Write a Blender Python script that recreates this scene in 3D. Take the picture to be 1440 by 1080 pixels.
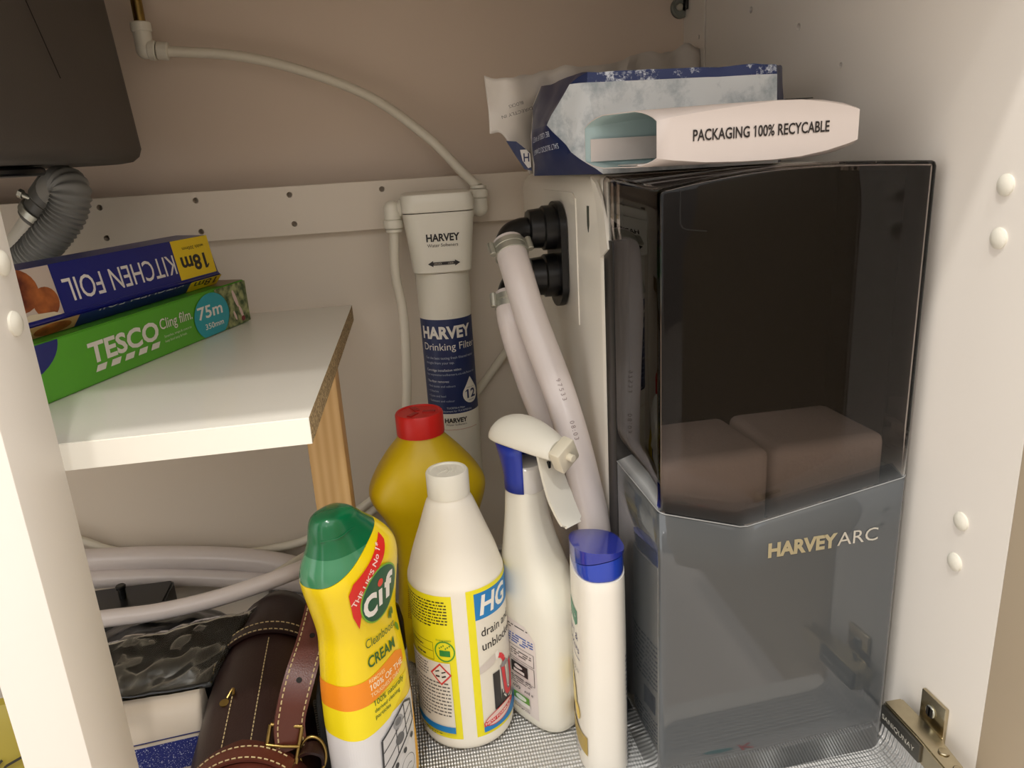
import bpy, bmesh, math, random
from mathutils import Vector, Matrix, noise
from mathutils.bvhtree import BVHTree

# ------------------------------------------------------------------ clear
for o in list(bpy.data.objects):
    bpy.data.objects.remove(o, do_unlink=True)
scene = bpy.context.scene
C = scene.collection
rnd = random.Random(7)

# ------------------------------------------------------------------ camera
F_PX, CAM_H, PHI = 1050.0, 0.53, math.radians(8.5)
NAD = (930.0 - 720.0, 4030.0 - 540.0)
TH = math.atan(F_PX / math.hypot(*NAD))
RHO = -math.atan2(NAD[0], NAD[1])
_M = Matrix.Rotation(-PHI, 3, 'Z')
cF = _M @ Vector((0, math.cos(TH), -math.sin(TH)))
_R0, _U0 = Vector((1, 0, 0)), Vector((0, math.sin(TH), math.cos(TH)))
cR = _M @ (_R0 * math.cos(RHO) + _U0 * math.sin(RHO))
cU = _M @ (_R0 * -math.sin(RHO) + _U0 * math.cos(RHO))
cC = Vector((0, 0, CAM_H))
camd = bpy.data.cameras.new('camera')
camd.sensor_fit = 'HORIZONTAL'; camd.sensor_width = 36.0
camd.lens = 36.0 * F_PX / 1440.0
camd.clip_start = 0.01; camd.clip_end = 50
cam = bpy.data.objects.new('camera', camd); C.objects.link(cam)
m3 = Matrix((cR, cU, -cF)).transposed()
cam.matrix_world = Matrix.Translation(cC) @ m3.to_4x4()
scene.camera = cam


def ray(x, y):
    return cF * F_PX + cR * (x - 720) - cU * (y - 540)


def at(x, y, Y):
    d = ray(x, y); return cC + d * (Y / d.y)


def atX(x, y, X):
    d = ray(x, y); return cC + d * (X / d.x)


def atZ(x, y, Z):
    d = ray(x, y); return cC + d * ((Z - CAM_H) / d.z)


# ------------------------------------------------------------------ world, lights, exposure
world = bpy.data.worlds.new('kitchen_ambient'); scene.world = world
world.use_nodes = True
bg = world.node_tree.nodes['Background']
bg.inputs['Color'].default_value = (1.0, 0.975, 0.945, 1)
bg.inputs['Strength'].default_value = 0.88


def downlight(loc, watts, radius=0.035, col=(1.0, 0.965, 0.915)):
    l = bpy.data.lights.new('ceiling_downlight', 'POINT')
    l.energy = watts; l.shadow_soft_size = radius; l.color = col
    o = bpy.data.objects.new('ceiling_downlight', l); o.location = loc; C.objects.link(o)


downlight((-0.22, -0.17, 2.2), 35)
downlight((0.12, -0.62, 2.2), 20)
downlight((-0.6, -3.1, 1.75), 16, 0.28)

scene.view_settings.view_transform = 'Standard'
scene.view_settings.look = 'None'
scene.view_settings.exposure = 0.88
scene.view_settings.gamma = 1.0
scene.view_settings.use_curve_mapping = False


# ------------------------------------------------------------------ materials
def lin(c):
    out = []
    for v in c[:3]:
        v = v / 255.0
        out.append(v / 12.92 if v <= 0.04045 else ((v + 0.055) / 1.055) ** 2.4)
    return tuple(out) + (1.0,)


_mats = {}


def M(name, rgb=(200, 200, 200), rough=0.5, metal=0.0, var=0.0, vscale=40.0, bump=0.0, bscale=200.0, coat=0.0,
      spec=0.5, trans=0.0, sub=0.0, rgb2=None):
    """principled material with a little noise in colour and relief"""
    if name in _mats:
        return _mats[name]
    m = bpy.data.materials.new(name); m.use_nodes = True
    nt = m.node_tree; b = nt.nodes['Principled BSDF']
    b.inputs['Base Color'].default_value = lin(rgb)
    b.inputs['Roughness'].default_value = rough
    b.inputs['Metallic'].default_value = metal
    b.inputs['Specular IOR Level'].default_value = spec
    if coat: b.inputs['Coat Weight'].default_value = coat; b.inputs['Coat Roughness'].default_value = 0.05
    if trans: b.inputs['Transmission Weight'].default_value = trans
    if sub:
        b.inputs['Subsurface Weight'].default_value = sub
        b.inputs['Subsurface Radius'].default_value = (0.004, 0.004, 0.003)
    tc = None
    if var or bump:
        tc = nt.nodes.new('ShaderNodeTexCoord')
    if var:
        n = nt.nodes.new('ShaderNodeTexNoise'); n.inputs['Scale'].default_value = vscale; n.inputs['Detail'].default_value = 6
        nt.links.new(tc.outputs['Object'], n.inputs['Vector'])
        mx = nt.nodes.new('ShaderNodeMix'); mx.data_type = 'RGBA'
        a = lin(rgb); k = 1 - var
        mx.inputs[6].default_value = a
        mx.inputs[7].default_value = lin(rgb2) if rgb2 else (a[0] * k, a[1] * k, a[2] * k, 1)
        nt.links.new(n.outputs['Fac'], mx.inputs[0])
        nt.links.new(mx.outputs[2], b.inputs['Base Color'])
    if bump:
        n2 = nt.nodes.new('ShaderNodeTexNoise'); n2.inputs['Scale'].default_value = bscale; n2.inputs['Detail'].default_value = 4
        nt.links.new(tc.outputs['Object'], n2.inputs['Vector'])
        bp = nt.nodes.new('ShaderNodeBump'); bp.inputs['Strength'].default_value = bump; bp.inputs['Distance'].default_value = 0.002
        nt.links.new(n2.outputs['Fac'], bp.inputs['Height'])
        nt.links.new(bp.outputs['Normal'], b.inputs['Normal'])
    _mats[name] = m
    return m


def ink(rgb, rough=0.42):
    return M('print_%d_%d_%d' % tuple(rgb), rgb, rough)


def film(name, tint, ior=1.45, rough=0.02, extra=0.0):
    """clear or smoked plastic: tinted transmission with a Fresnel gloss"""
    m = bpy.data.materials.new(name); m.use_nodes = True
    nt = m.node_tree; nt.nodes.clear()
    out = nt.nodes.new('ShaderNodeOutputMaterial')
    tr = nt.nodes.new('ShaderNodeBsdfTransparent'); tr.inputs['Color'].default_value = tint + (1,)
    gl = nt.nodes.new('ShaderNodeBsdfGlossy'); gl.inputs['Roughness'].default_value = rough
    gl.inputs['Color'].default_value = (1, 1, 1, 1)
    fr = nt.nodes.new('ShaderNodeFresnel'); fr.inputs['IOR'].default_value = ior
    mx = nt.nodes.new('ShaderNodeMixShader')
    if extra:
        ad = nt.nodes.new('ShaderNodeMath'); ad.operation = 'ADD'; ad.inputs[1].default_value = extra
        nt.links.new(fr.outputs[0], ad.inputs[0]); nt.links.new(ad.outputs[0], mx.inputs[0])
    else:
        nt.links.new(fr.outputs[0], mx.inputs[0])
    nt.links.new(tr.outputs[0], mx.inputs[1]); nt.links.new(gl.outputs[0], mx.inputs[2])
    nt.links.new(mx.outputs[0], out.inputs['Surface'])
    _mats[name] = m
    return m


def nodes_of(name):
    m = bpy.data.materials.new(name); m.use_nodes = True
    _mats[name] = m
    return m, m.node_tree, m.node_tree.nodes['Principled BSDF']


# raw chipboard edge
m, nt, b = nodes_of('chipboard'); b.inputs['Roughness'].default_value = 0.85
tc = nt.nodes.new('ShaderNodeTexCoord'); v = nt.nodes.new('ShaderNodeTexVoronoi'); v.inputs['Scale'].default_value = 700
nt.links.new(tc.outputs['Object'], v.inputs['Vector'])
cr = nt.nodes.new('ShaderNodeValToRGB'); cr.color_ramp.elements[0].color = lin((92, 68, 40)); cr.color_ramp.elements[1].color = lin((222, 196, 148))
nt.links.new(v.outputs['Color'], cr.inputs['Fac']); nt.links.new(cr.outputs['Color'], b.inputs['Base Color'])
bp = nt.nodes.new('ShaderNodeBump'); bp.inputs['Strength'].default_value = 0.6; bp.inputs['Distance'].default_value = 0.001
nt.links.new(v.outputs['Distance'], bp.inputs['Height']); nt.links.new(bp.outputs['Normal'], b.inputs['Normal'])
# pine
m, nt, b = nodes_of('pine'); b.inputs['Roughness'].default_value = 0.55
tc = nt.nodes.new('ShaderNodeTexCoord'); mp = nt.nodes.new('ShaderNodeMapping'); mp.inputs['Scale'].default_value = (34, 34, 3)
w = nt.nodes.new('ShaderNodeTexWave'); w.inputs['Scale'].default_value = 1.0; w.inputs['Distortion'].default_value = 7.0; w.inputs['Detail'].default_value = 2
w.inputs['Detail Scale'].default_value = 0.6
nt.links.new(tc.outputs['Object'], mp.inputs['Vector']); nt.links.new(mp.outputs['Vector'], w.inputs['Vector'])
cr = nt.nodes.new('ShaderNodeValToRGB'); cr.color_ramp.elements[0].color = lin((212, 170, 112)); cr.color_ramp.elements[1].color = lin((226, 188, 132))
nt.links.new(w.outputs['Fac'], cr.inputs['Fac']); nt.links.new(cr.outputs['Color'], b.inputs['Base Color'])
# embossed aluminium mat
m, nt, b = nodes_of('embossed_aluminium'); b.inputs['Roughness'].default_value = 0.34; b.inputs['Metallic'].default_value = 0.6
b.inputs['Base Color'].default_value = lin((222, 222, 220))
tc = nt.nodes.new('ShaderNodeTexCoord'); sx = nt.nodes.new('ShaderNodeSeparateXYZ'); nt.links.new(tc.outputs['Object'], sx.inputs[0])


def mth(nt, op, a, bb=None):
    n = nt.nodes.new('ShaderNodeMath'); n.operation = op
    for i, q in enumerate((a, bb)):
        if q is None: continue
        if isinstance(q, (int, float)): n.inputs[i].default_value = q
        else: nt.links.new(q, n.inputs[i])
    return n.outputs[0]


s1 = mth(nt, 'SINE', mth(nt, 'MULTIPLY', mth(nt, 'ADD', sx.outputs[0], mth(nt, 'MULTIPLY', sx.outputs[1], 0.6)), 1150))
s2 = mth(nt, 'SINE', mth(nt, 'MULTIPLY', mth(nt, 'SUBTRACT', sx.outputs[0], mth(nt, 'MULTIPLY', sx.outputs[1], 0.6)), 1150))
hh = mth(nt, 'MULTIPLY', s1, s2)
bp = nt.nodes.new('ShaderNodeBump'); bp.inputs['Strength'].default_value = 0.9; bp.inputs['Distance'].default_value = 0.0012
nt.links.new(hh, bp.inputs['Height']); nt.links.new(bp.outputs['Normal'], b.inputs['Normal'])
# salt-stained bag plastic: white film with grey-blue damp patches
m, nt, b = nodes_of('salted_white_plastic'); b.inputs['Roughness'].default_value = 0.5
tc = nt.nodes.new('ShaderNodeTexCoord'); n = nt.nodes.new('ShaderNodeTexNoise'); n.inputs['Scale'].default_value = 26; n.inputs['Detail'].default_value = 9
n.inputs['Roughness'].default_value = 0.68
nt.links.new(tc.outputs['Object'], n.inputs['Vector'])
cr = nt.nodes.new('ShaderNodeValToRGB'); e = cr.color_ramp.elements
e[0].position = 0.36; e[0].color = lin((158, 168, 174)); e[1].position = 0.52; e[1].color = lin((208, 212, 214))
nt.links.new(n.outputs['Fac'], cr.inputs['Fac']); nt.links.new(cr.outputs['Color'], b.inputs['Base Color'])
# navy plastic dusted with salt
m, nt, b = nodes_of('salted_navy_plastic'); b.inputs['Roughness'].default_value = 0.45
tc = nt.nodes.new('ShaderNodeTexCoord'); n = nt.nodes.new('ShaderNodeTexNoise'); n.inputs['Scale'].default_value = 60; n.inputs['Detail'].default_value = 12
n.inputs['Roughness'].default_value = 0.75
nt.links.new(tc.outputs['Object'], n.inputs['Vector'])
cr = nt.nodes.new('ShaderNodeValToRGB'); e = cr.color_ramp.elements
e[0].position = 0.53; e[0].color = lin((26, 44, 96)); e[1].position = 0.60; e[1].color = lin((205, 212, 222))
nt.links.new(n.outputs['Fac'], cr.inputs['Fac']); nt.links.new(cr.outputs['Color'], b.inputs['Base Color'])
# speckled blue band
m, nt, b = nodes_of('speckled_blue_print'); b.inputs['Roughness'].default_value = 0.45
tc = nt.nodes.new('ShaderNodeTexCoord'); n = nt.nodes.new('ShaderNodeTexNoise'); n.inputs['Scale'].default_value = 900; n.inputs['Detail'].default_value = 2
nt.links.new(tc.outputs['Object'], n.inputs['Vector'])
cr = nt.nodes.new('ShaderNodeValToRGB'); e = cr.color_ramp.elements
e[0].position = 0.62; e[0].color = lin((28, 44, 128)); e[1].position = 0.66; e[1].color = lin((210, 216, 235))
nt.links.new(n.outputs['Fac'], cr.inputs['Fac']); nt.links.new(cr.outputs['Color'], b.inputs['Base Color'])
# food photo prints
for nm, c0, c1, sc in (('roast_meat_print', (86, 30, 16), (178, 100, 48), 45), ('green_leaf_print', (40, 70, 24), (170, 175, 120), 110)):
    m, nt, b = nodes_of(nm); b.inputs['Roughness'].default_value = 0.4
    tc = nt.nodes.new('ShaderNodeTexCoord'); n = nt.nodes.new('ShaderNodeTexNoise'); n.inputs['Scale'].default_value = sc; n.inputs['Detail'].default_value = 6
    nt.links.new(tc.outputs['Object'], n.inputs['Vector'])
    cr = nt.nodes.new('ShaderNodeValToRGB'); e = cr.color_ramp.elements
    e[0].position = 0.38; e[0].color = lin(c0); e[1].position = 0.66; e[1].color = lin(c1)
    nt.links.new(n.outputs['Fac'], cr.inputs['Fac']); nt.links.new(cr.outputs['Color'], b.inputs['Base Color'])

WHITE_LAM = M('white_melamine', (240, 234, 225), 0.42, var=0.03, vscale=8)
WALL_PAINT = M('room_wall_paint', (228, 211, 194), 0.7, var=0.05, vscale=6, bump=0.05, bscale=90)
PANEL = M('back_panel', (226, 215, 200), 0.5, var=0.04, vscale=6)
TAUPE = M('taupe_door', (186, 170, 146), 0.5, var=0.05, vscale=5)
WORKTOP = M('worktop_board', (222, 212, 198), 0.6)
WHITE_PL = M('white_plastic', (232, 228, 214), 0.32, var=0.02, vscale=30)
WHITE_SHELL = M('softener_white_plastic', (244, 239, 227), 0.22, var=0.02, vscale=10, coat=0.3)
TUBE_PL = M('white_tube_plastic', (226, 220, 204), 0.38)
HOSE_PL = M('white_hose_plastic', (224, 214, 210), 0.28, coat=0.25)
BLACK_PL = M('black_plastic', (14, 14, 14), 0.32)
STEEL = M('clamp_steel', (196, 196, 184), 0.34, metal=0.7, var=0.12, vscale=120)
NICKEL = M('hinge_nickel', (200, 188, 160), 0.24, metal=1.0, var=0.2, vscale=160)
BRASS = M('antique_brass', (168, 142, 84), 0.3, metal=1.0, var=0.2, vscale=200)
DARK_HOLE = M('dark_hole', (22, 18, 15), 0.8)
SINK = M('dark_composite_sink', (74, 68, 63), 0.55, var=0.12, vscale=20, bump=0.06, bscale=400)
GREY_HOSE = M('grey_corrugated_plastic', (132, 132, 128), 0.45)
LEATHER = M('brown_leather', (38, 15, 11), 0.42, var=0.25, vscale=24, bump=0.12, bscale=700)
LEATHER2 = M('russet_leather', (88, 40, 28), 0.4, var=0.2, vscale=24, bump=0.12, bscale=700)
THREAD = M('cream_thread', (186, 166, 122), 0.7)
SMOKE = film('smoked_plastic', (0.65, 0.61, 0.59), 1.29, 0.012)
CLEAR = film('clear_wrap', (0.93, 0.93, 0.92), 1.45, 0.08)
GREYPANEL = M('grey_gloss_panel', (74, 78, 81), 0.07, coat=0.6, spec=0.6)


# ------------------------------------------------------------------ geometry helpers
def finish_normals(bm):
    bmesh.ops.recalc_face_normals(bm, faces=bm.faces)


def obj(name, bm, mats, parent=None, smooth=True, world_space=False, normals=True, angle=38):
    if normals: finish_normals(bm)
    me = bpy.data.meshes.new(name)
    if world_space and parent is not None:
        bm.transform(parent.matrix_basis.inverted())
    bm.to_mesh(me); bm.free()
    if not isinstance(mats, (list, tuple)): mats = [mats]
    for mm in mats: me.materials.append(mm)
    if smooth:
        me.polygons.foreach_set('use_smooth', [True] * len(me.polygons))
        me.set_sharp_from_angle(angle=math.radians(angle))
    o = bpy.data.objects.new(name, me); C.objects.link(o)
    if parent is not None: o.parent = parent
    return o


def tag(o, label, cat, group=None):
    o['label'] = label; o['category'] = cat
    if group: o['group'] = group
    return o


def thing(name, label, cat, loc=(0, 0, 0), rotz=0.0, group=None):
    o = bpy.data.objects.new(name, None); C.objects.link(o)
    o.empty_display_size = 0.02
    o.matrix_basis = Matrix.Translation(Vector(loc)) @ Matrix.Rotation(rotz, 4, 'Z')
    return tag(o, label, cat, group)


def struct(name, bm, mat, label=None, parent=None, smooth=True):
    o = obj(name, bm, mat, parent, smooth)
    if parent is None: o['kind'] = 'structure'
    if label: o['label'] = label
    return o


def add_box(bm, lo, hi, bevel=0.0, seg=2, mi=0, mat=None):
    cx = [(a + b) / 2 for a, b in zip(lo, hi)]; s = [abs(b - a) for a, b in zip(lo, hi)]
    t = bmesh.new()
    bmesh.ops.create_cube(t, size=1.0)
    bmesh.ops.scale(t, vec=s, verts=t.verts)
    if bevel > 0:
        bmesh.ops.bevel(t, geom=list(t.edges), offset=bevel, segments=seg, profile=0.5, affect='EDGES')
    bmesh.ops.translate(t, vec=cx, verts=t.verts)
    if mat is not None: t.transform(mat)
    merge(bm, t, mi)


def merge(bm, t, mi=0):
    vm = {}
    for v in t.verts: vm[v] = bm.verts.new(v.co)
    for f in t.faces:
        try:
            nf = bm.faces.new([vm[v] for v in f.verts]); nf.material_index = mi if mi else f.material_index
        except ValueError:
            pass
    t.free()


def box(lo, hi, bevel=0.0, seg=2):
    bm = bmesh.new(); add_box(bm, lo, hi, bevel, seg); return bm


def add_rings(bm, rings, closed=True, cap0=True, cap1=True, mi=0):
    vs = [[bm.verts.new(p) for p in r] for r in rings]
    n = len(vs[0])
    for a, b in zip(vs[:-1], vs[1:]):
        for i in range(n if closed else n - 1):
            j = (i + 1) % n
            f = bm.faces.new((a[i], a[j], b[j], b[i])); f.material_index = mi
    if cap0 and closed: bm.faces.new(list(reversed(vs[0]))).material_index = mi
    if cap1 and closed: bm.faces.new(vs[-1]).material_index = mi
    return vs


def rings(rs, **k):
    bm = bmesh.new(); add_rings(bm, rs, **k); return bm


def sring(a, b, z, cx=0.0, cy=0.0, n=48, p=2.5):
    out = []
    for i in range(n):
        t = 2 * math.pi * i / n
        c, s = math.cos(t), math.sin(t)
        out.append((cx + a * math.copysign(abs(c) ** (2 / p), c), cy + b * math.copysign(abs(s) ** (2 / p), s), z))
    return out


def rrect(x0, y0, x1, y1, r, z, k=6):
    out = []
    for cx, cy, a0 in ((x1 - r, y1 - r, 0), (x0 + r, y1 - r, 90), (x0 + r, y0 + r, 180), (x1 - r, y0 + r, 270)):
        for i in range(k + 1):
            a = math.radians(a0 + 90 * i / k)
            out.append((cx + r * math.cos(a), cy + r * math.sin(a), z))
    return out


def lathe(profile, n=48, center=(0, 0, 0), cap0=True, cap1=True):
    cx, cy, cz = center
    return rings([[(cx + r * math.cos(2 * math.pi * i / n), cy + r * math.sin(2 * math.pi * i / n), cz + z) for i in range(n)]
                  for r, z in profile], cap0=cap0, cap1=cap1)


def smooth_path(pts, per=10):
    P = [Vector(p) for p in pts]
    P = [P[0] * 2 - P[1]] + P + [P[-1] * 2 - P[-2]]
    out = []
    for i in range(1, len(P) - 2):
        p0, p1, p2, p3 = P[i - 1], P[i], P[i + 1], P[i + 2]
        for k in range(per):
            t = k / per
            out.append(0.5 * ((2 * p1) + (p2 - p0) * t + (2 * p0 - 5 * p1 + 4 * p2 - p3) * t * t + (3 * p1 - p0 - 3 * p2 + p3) * t ** 3))
    out.append(P[-2])
    return out


def frames(path):
    T = []
    for i in range(len(path)):
        a = path[max(i - 1, 0)]; b = path[min(i + 1, len(path) - 1)]
        T.append((b - a).normalized())
    u = Vector((0, 0, 1)) if abs(T[0].z) < 0.9 else Vector((1, 0, 0))
    u = (u - T[0] * u.dot(T[0])).normalized()
    out = []
    for t in T:
        u = (u - t * u.dot(t)).normalized()
        out.append((t, u, t.cross(u)))
    return out


def add_tube(bm, path, r, n=16, mi=0, cap=True):
    fr = frames(path); rs = []
    for i, (p, (t, u, w)) in enumerate(zip(path, fr)):
        rr = r(i) if callable(r) else r
        rs.append([p + (u * math.cos(2 * math.pi * k / n) + w * math.sin(2 * math.pi * k / n)) * rr for k in range(n)])
    add_rings(bm, rs, cap0=cap, cap1=cap, mi=mi)


def tube(pts, r, n=16, per=10):
    bm = bmesh.new(); add_tube(bm, smooth_path(pts, per), r, n); return bm


def cyl(bm, p, d, r, L, n=24, bev=0.0, mi=0):
    """cylinder from p along d"""
    d = Vector(d).normalized(); u = Vector((0, 0, 1)) if abs(d.z) < 0.9 else Vector((1, 0, 0))
    u = (u - d * u.dot(d)).normalized(); w = d.cross(u); p = Vector(p)
    prof = [(r, 0), (r, L)] if bev <= 0 else [(r - bev, 0), (r, bev), (r, L - bev), (r - bev, L)]
    add_rings(bm, [[p + d * z + (u * math.cos(2 * math.pi * k / n) + w * math.sin(2 * math.pi * k / n)) * rr for k in range(n)]
                   for rr, z in prof], mi=mi)


def ribbon(bm, path, width_dir, w, th, mi=0):
    """strap of width w along a path; width_dir(i) gives the direction across it"""
    fr = frames(path); rs = []
    for i, (p, (t, u, v)) in enumerate(zip(path, fr)):
        a = Vector(width_dir(i) if callable(width_dir) else width_dir); a = (a - t * a.dot(t)).normalized()
        nrm = t.cross(a)
        ww = w(i) if callable(w) else w
        rs.append([p + a * ww / 2 + nrm * th / 2, p - a * ww / 2 + nrm * th / 2, p - a * ww / 2 - nrm * th / 2, p + a * ww / 2 - nrm * th / 2])
    add_rings(bm, rs, mi=mi)


def stitches(path, off, r=0.0006, on=0.0032, gap=0.0018):
    """short thread stitches along a path lifted by off"""
    bm = bmesh.new(); acc = 0.0; cur = [path[0] + off(0)]
    seg = []
    for i in range(1, len(path)):
        seg.append(path[i] + off(i))
    pts = [path[0] + off(0)] + seg
    # resample
    d = 0.0; L = [0.0]
    for a, b in zip(pts[:-1], pts[1:]):
        d += (b - a).length; L.append(d)

    def pt(s):
        for i in range(1, len(L)):
            if s <= L[i]:
                k = (s - L[i - 1]) / max(L[i] - L[i - 1], 1e-9); return pts[i - 1].lerp(pts[i], k)
        return pts[-1]
    s = 0.0
    while s + on < d:
        add_tube(bm, [pt(s), pt(s + on / 2), pt(s + on)], r, 6); s += on + gap
    return bm


def apply_cut(o, cutter_bm):
    me = bpy.data.meshes.new('cutter'); cutter_bm.to_mesh(me); cutter_bm.free()
    co = bpy.data.objects.new('cutter', me); C.objects.link(co)
    md = o.modifiers.new('cut', 'BOOLEAN'); md.operation = 'DIFFERENCE'; md.object = co; md.solver = 'EXACT'
    dg = bpy.context.evaluated_depsgraph_get()
    new = bpy.data.meshes.new_from_object(o.evaluated_get(dg))
    o.modifiers.clear(); o.data = new
    bpy.data.objects.remove(co, do_unlink=True)
    new.polygons.foreach_set('use_smooth', [False] * len(new.polygons))


def solidify(o, th, off=-1.0, mat_off=0):
    md = o.modifiers.new('thickness', 'SOLIDIFY'); md.thickness = th; md.offset = off
    md.material_offset = mat_off; md.use_even_offset = False
    return o


# ------------------------------------------------------------------ flat print (labels and lettering)
_glyph = {}


def raw_text(s, bold=0.0, shear=0.0, space=1.0):
    key = (s, bold, shear, space)
    if key not in _glyph:
        cu = bpy.data.curves.new('txt', 'FONT'); cu.body = s; cu.size = 1.0; cu.offset = bold; cu.shear = shear
        cu.space_character = space; cu.resolution_u = 3
        o = bpy.data.objects.new('txt', cu); C.objects.link(o)
        dg = bpy.context.evaluated_depsgraph_get()
        me = bpy.data.meshes.new_from_object(o.evaluated_get(dg))
        _glyph[key] = ([(v.co.x, v.co.y) for v in me.vertices], [tuple(p.vertices) for p in me.polygons])
        bpy.data.objects.remove(o, do_unlink=True); bpy.data.meshes.remove(me); bpy.data.curves.remove(cu)
    return _glyph[key]


def text_mesh(s, bold=0.0, shear=0.0, space=1.0):
    """glyph outlines filled with faces; the figure 1 gets its flag"""
    vs, fs = raw_text(s, bold, shear, space); vs, fs = list(vs), list(fs)
    for i, ch in enumerate(s):
        if ch == '1':
            b1 = raw_text('1', bold, shear, space)[0]; bw = max(q[0] for q in b1) - min(q[0] for q in b1); tp = max(q[1] for q in b1)
            xl = max(q[0] for q in raw_text(s[:i + 1], bold, shear, space)[0]) - bw; k = len(vs)
            vs += [(xl + 0.01, tp), (xl - 0.13, tp - 0.13), (xl - 0.13, tp - 0.21), (xl + 0.01, tp - 0.11)]; fs.append((k, k + 3, k + 2, k + 1))
    return vs, fs


class Print:
    def __init__(self):
        self.items = []; self.layer = 0; self.hold = False

    def add(self, vs, fs, col):
        if not self.hold: self.layer += 1
        self.items.append((vs, fs, col, self.layer))

    def group(self):
        self.layer += 1; self.hold = True

    def poly(self, pts, col):
        self.add(list(pts), [tuple(range(len(pts)))], col)

    def rect(self, x0, y0, x1, y1, col):
        self.poly([(x0, y0), (x1, y0), (x1, y1), (x0, y1)], col)

    def ellipse(self, cx, cy, rx, ry, col, n=32, rot=0.0):
        c, s = math.cos(rot), math.sin(rot); pts = []
        for i in range(n):
            a = 2 * math.pi * i / n; x, y = rx * math.cos(a), ry * math.sin(a)
            pts.append((cx + x * c - y * s, cy + x * s + y * c))
        self.poly(pts, col)

    def line(self, pts, w, col):
        self.group()
        for (x0, y0), (x1, y1) in zip(pts[:-1], pts[1:]):
            dx, dy = x1 - x0, y1 - y0; L = math.hypot(dx, dy) or 1e-9
            nx, ny = -dy / L * w / 2, dx / L * w / 2
            self.poly([(x0 - nx, y0 - ny), (x1 - nx, y1 - ny), (x1 + nx, y1 + ny), (x0 + nx, y0 + ny)], col)
        self.hold = False

    def frame(self, x0, y0, x1, y1, w, col):
        self.line([(x0, y0), (x1, y0), (x1, y1), (x0, y1), (x0, y0)], w, col)

    def ring(self, cx, cy, rx, ry, w, col, n=32, rot=0.0):
        c, s = math.cos(rot), math.sin(rot); pts = []
        for i in range(n + 1):
            a = 2 * math.pi * i / n; x, y = rx * math.cos(a), ry * math.sin(a)
            pts.append((cx + x * c - y * s, cy + x * s + y * c))
        self.line(pts, w, col)

    def text(self, s, x, y, h, col, w=None, bold=0.0, shear=0.0, rot=0.0, space=1.0, align='L', skew=0.0):
        vs, fs = text_mesh(s, bold, shear, space)
        xs = [v[0] for v in vs]; x0, x1 = min(xs), max(xs)
        sy = h / 0.70
        sx = sy if w is None else w / (x1 - x0)
        W = (x1 - x0) * sx
        ox = {'L': 0.0, 'C': -W / 2, 'R': -W}[align]
        c, sn = math.cos(rot), math.sin(rot); out = []
        for vx, vy in vs:
            px, py = (vx - x0) * sx + ox, vy * sy
            py += px * skew
            out.append((x + px * c - py * sn, y + px * sn + py * c))
        self.add(out, fs, col)

    def greek(self, x0, y0, x1, y1, n, col, seed=1, fill=0.42, last=0.7):
        """unreadably small copy: word-long dashes in n lines"""
        r = random.Random(seed); lh = (y1 - y0) / n; self.group()
        for i in range(n):
            yb = y1 - (i + 1) * lh; x = x0; lim = x1 if i < n - 1 else x0 + (x1 - x0) * last
            while x < lim - 0.0008:
                wl = min(r.uniform(0.0012, 0.0046), lim - x)
                self.rect(x, yb, x + wl, yb + lh * fill, col); x += wl + 0.0009
        self.hold = False

    def build(self, name, fn, parent, maxedge=0.006, lift=0.0002, step=0.00007, mats=None):
        bm = bmesh.new(); slots = []; idx = {}
        for (vs, fs, col, k) in self.items:
            key = col if isinstance(col, str) else tuple(col)
            if key not in idx:
                idx[key] = len(slots); slots.append(_mats[col] if isinstance(col, str) else ink(col))
            t = bmesh.new()
            vv = [t.verts.new((p[0], p[1], 0)) for p in vs]
            for f in fs:
                try: t.faces.new([vv[i] for i in f])
                except ValueError: pass
            if maxedge:
                bmesh.ops.triangulate(t, faces=t.faces)
                for _ in range(7):
                    long = [e for e in t.edges if e.calc_length() > maxedge]
                    if not long: break
                    bmesh.ops.subdivide_edges(t, edges=long, cuts=1)
                    bmesh.ops.triangulate(t, faces=[f for f in t.faces if len(f.verts) > 3])
            h = lift + step * k
            for v_ in t.verts: v_.co = fn(v_.co.x, v_.co.y, h)
            for f in t.faces: f.material_index = idx[key]
            vm = {v_: bm.verts.new(v_.co) for v_ in t.verts}
            for f in t.faces:
                try: nf = bm.faces.new([vm[q] for q in f.verts])
                except ValueError: continue
                nf.material_index = f.material_index
            t.free()
        return obj(name, bm, slots, parent, smooth=False, normals=False)


def plane_map(O, ex, ey):
    O, ex, ey = Vector(O), Vector(ex).normalized(), Vector(ey).normalized(); n = ex.cross(ey)
    return lambda x, y, h: O + ex * x + ey * y + n * h


def cyl_map(cx, cy, R, th0):
    return lambda x, y, h: Vector((cx + (R + h) * math.cos(th0 + x / R), cy + (R + h) * math.sin(th0 + x / R), y))


def surf_map(S):
    """S(u, v) -> point; lift along the local normal"""
    def f(x, y, h):
        e = 0.0006; p = S(x, y)
        n = (S(x + e, y) - S(x - e, y)).cross(S(x, y + e) - S(x, y - e)).normalized()
        return p + n * h
    return f


def interp(tab, z):
    if z <= tab[0][0]: return tab[0][1:]
    for a, b in zip(tab[:-1], tab[1:]):
        if z <= b[0]:
            k = (z - a[0]) / (b[0] - a[0]); k = k * k * (3 - 2 * k) if False else k
            return tuple(p + (q - p) * k for p, q in zip(a[1:], b[1:]))
    return tab[-1][1:]


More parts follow.
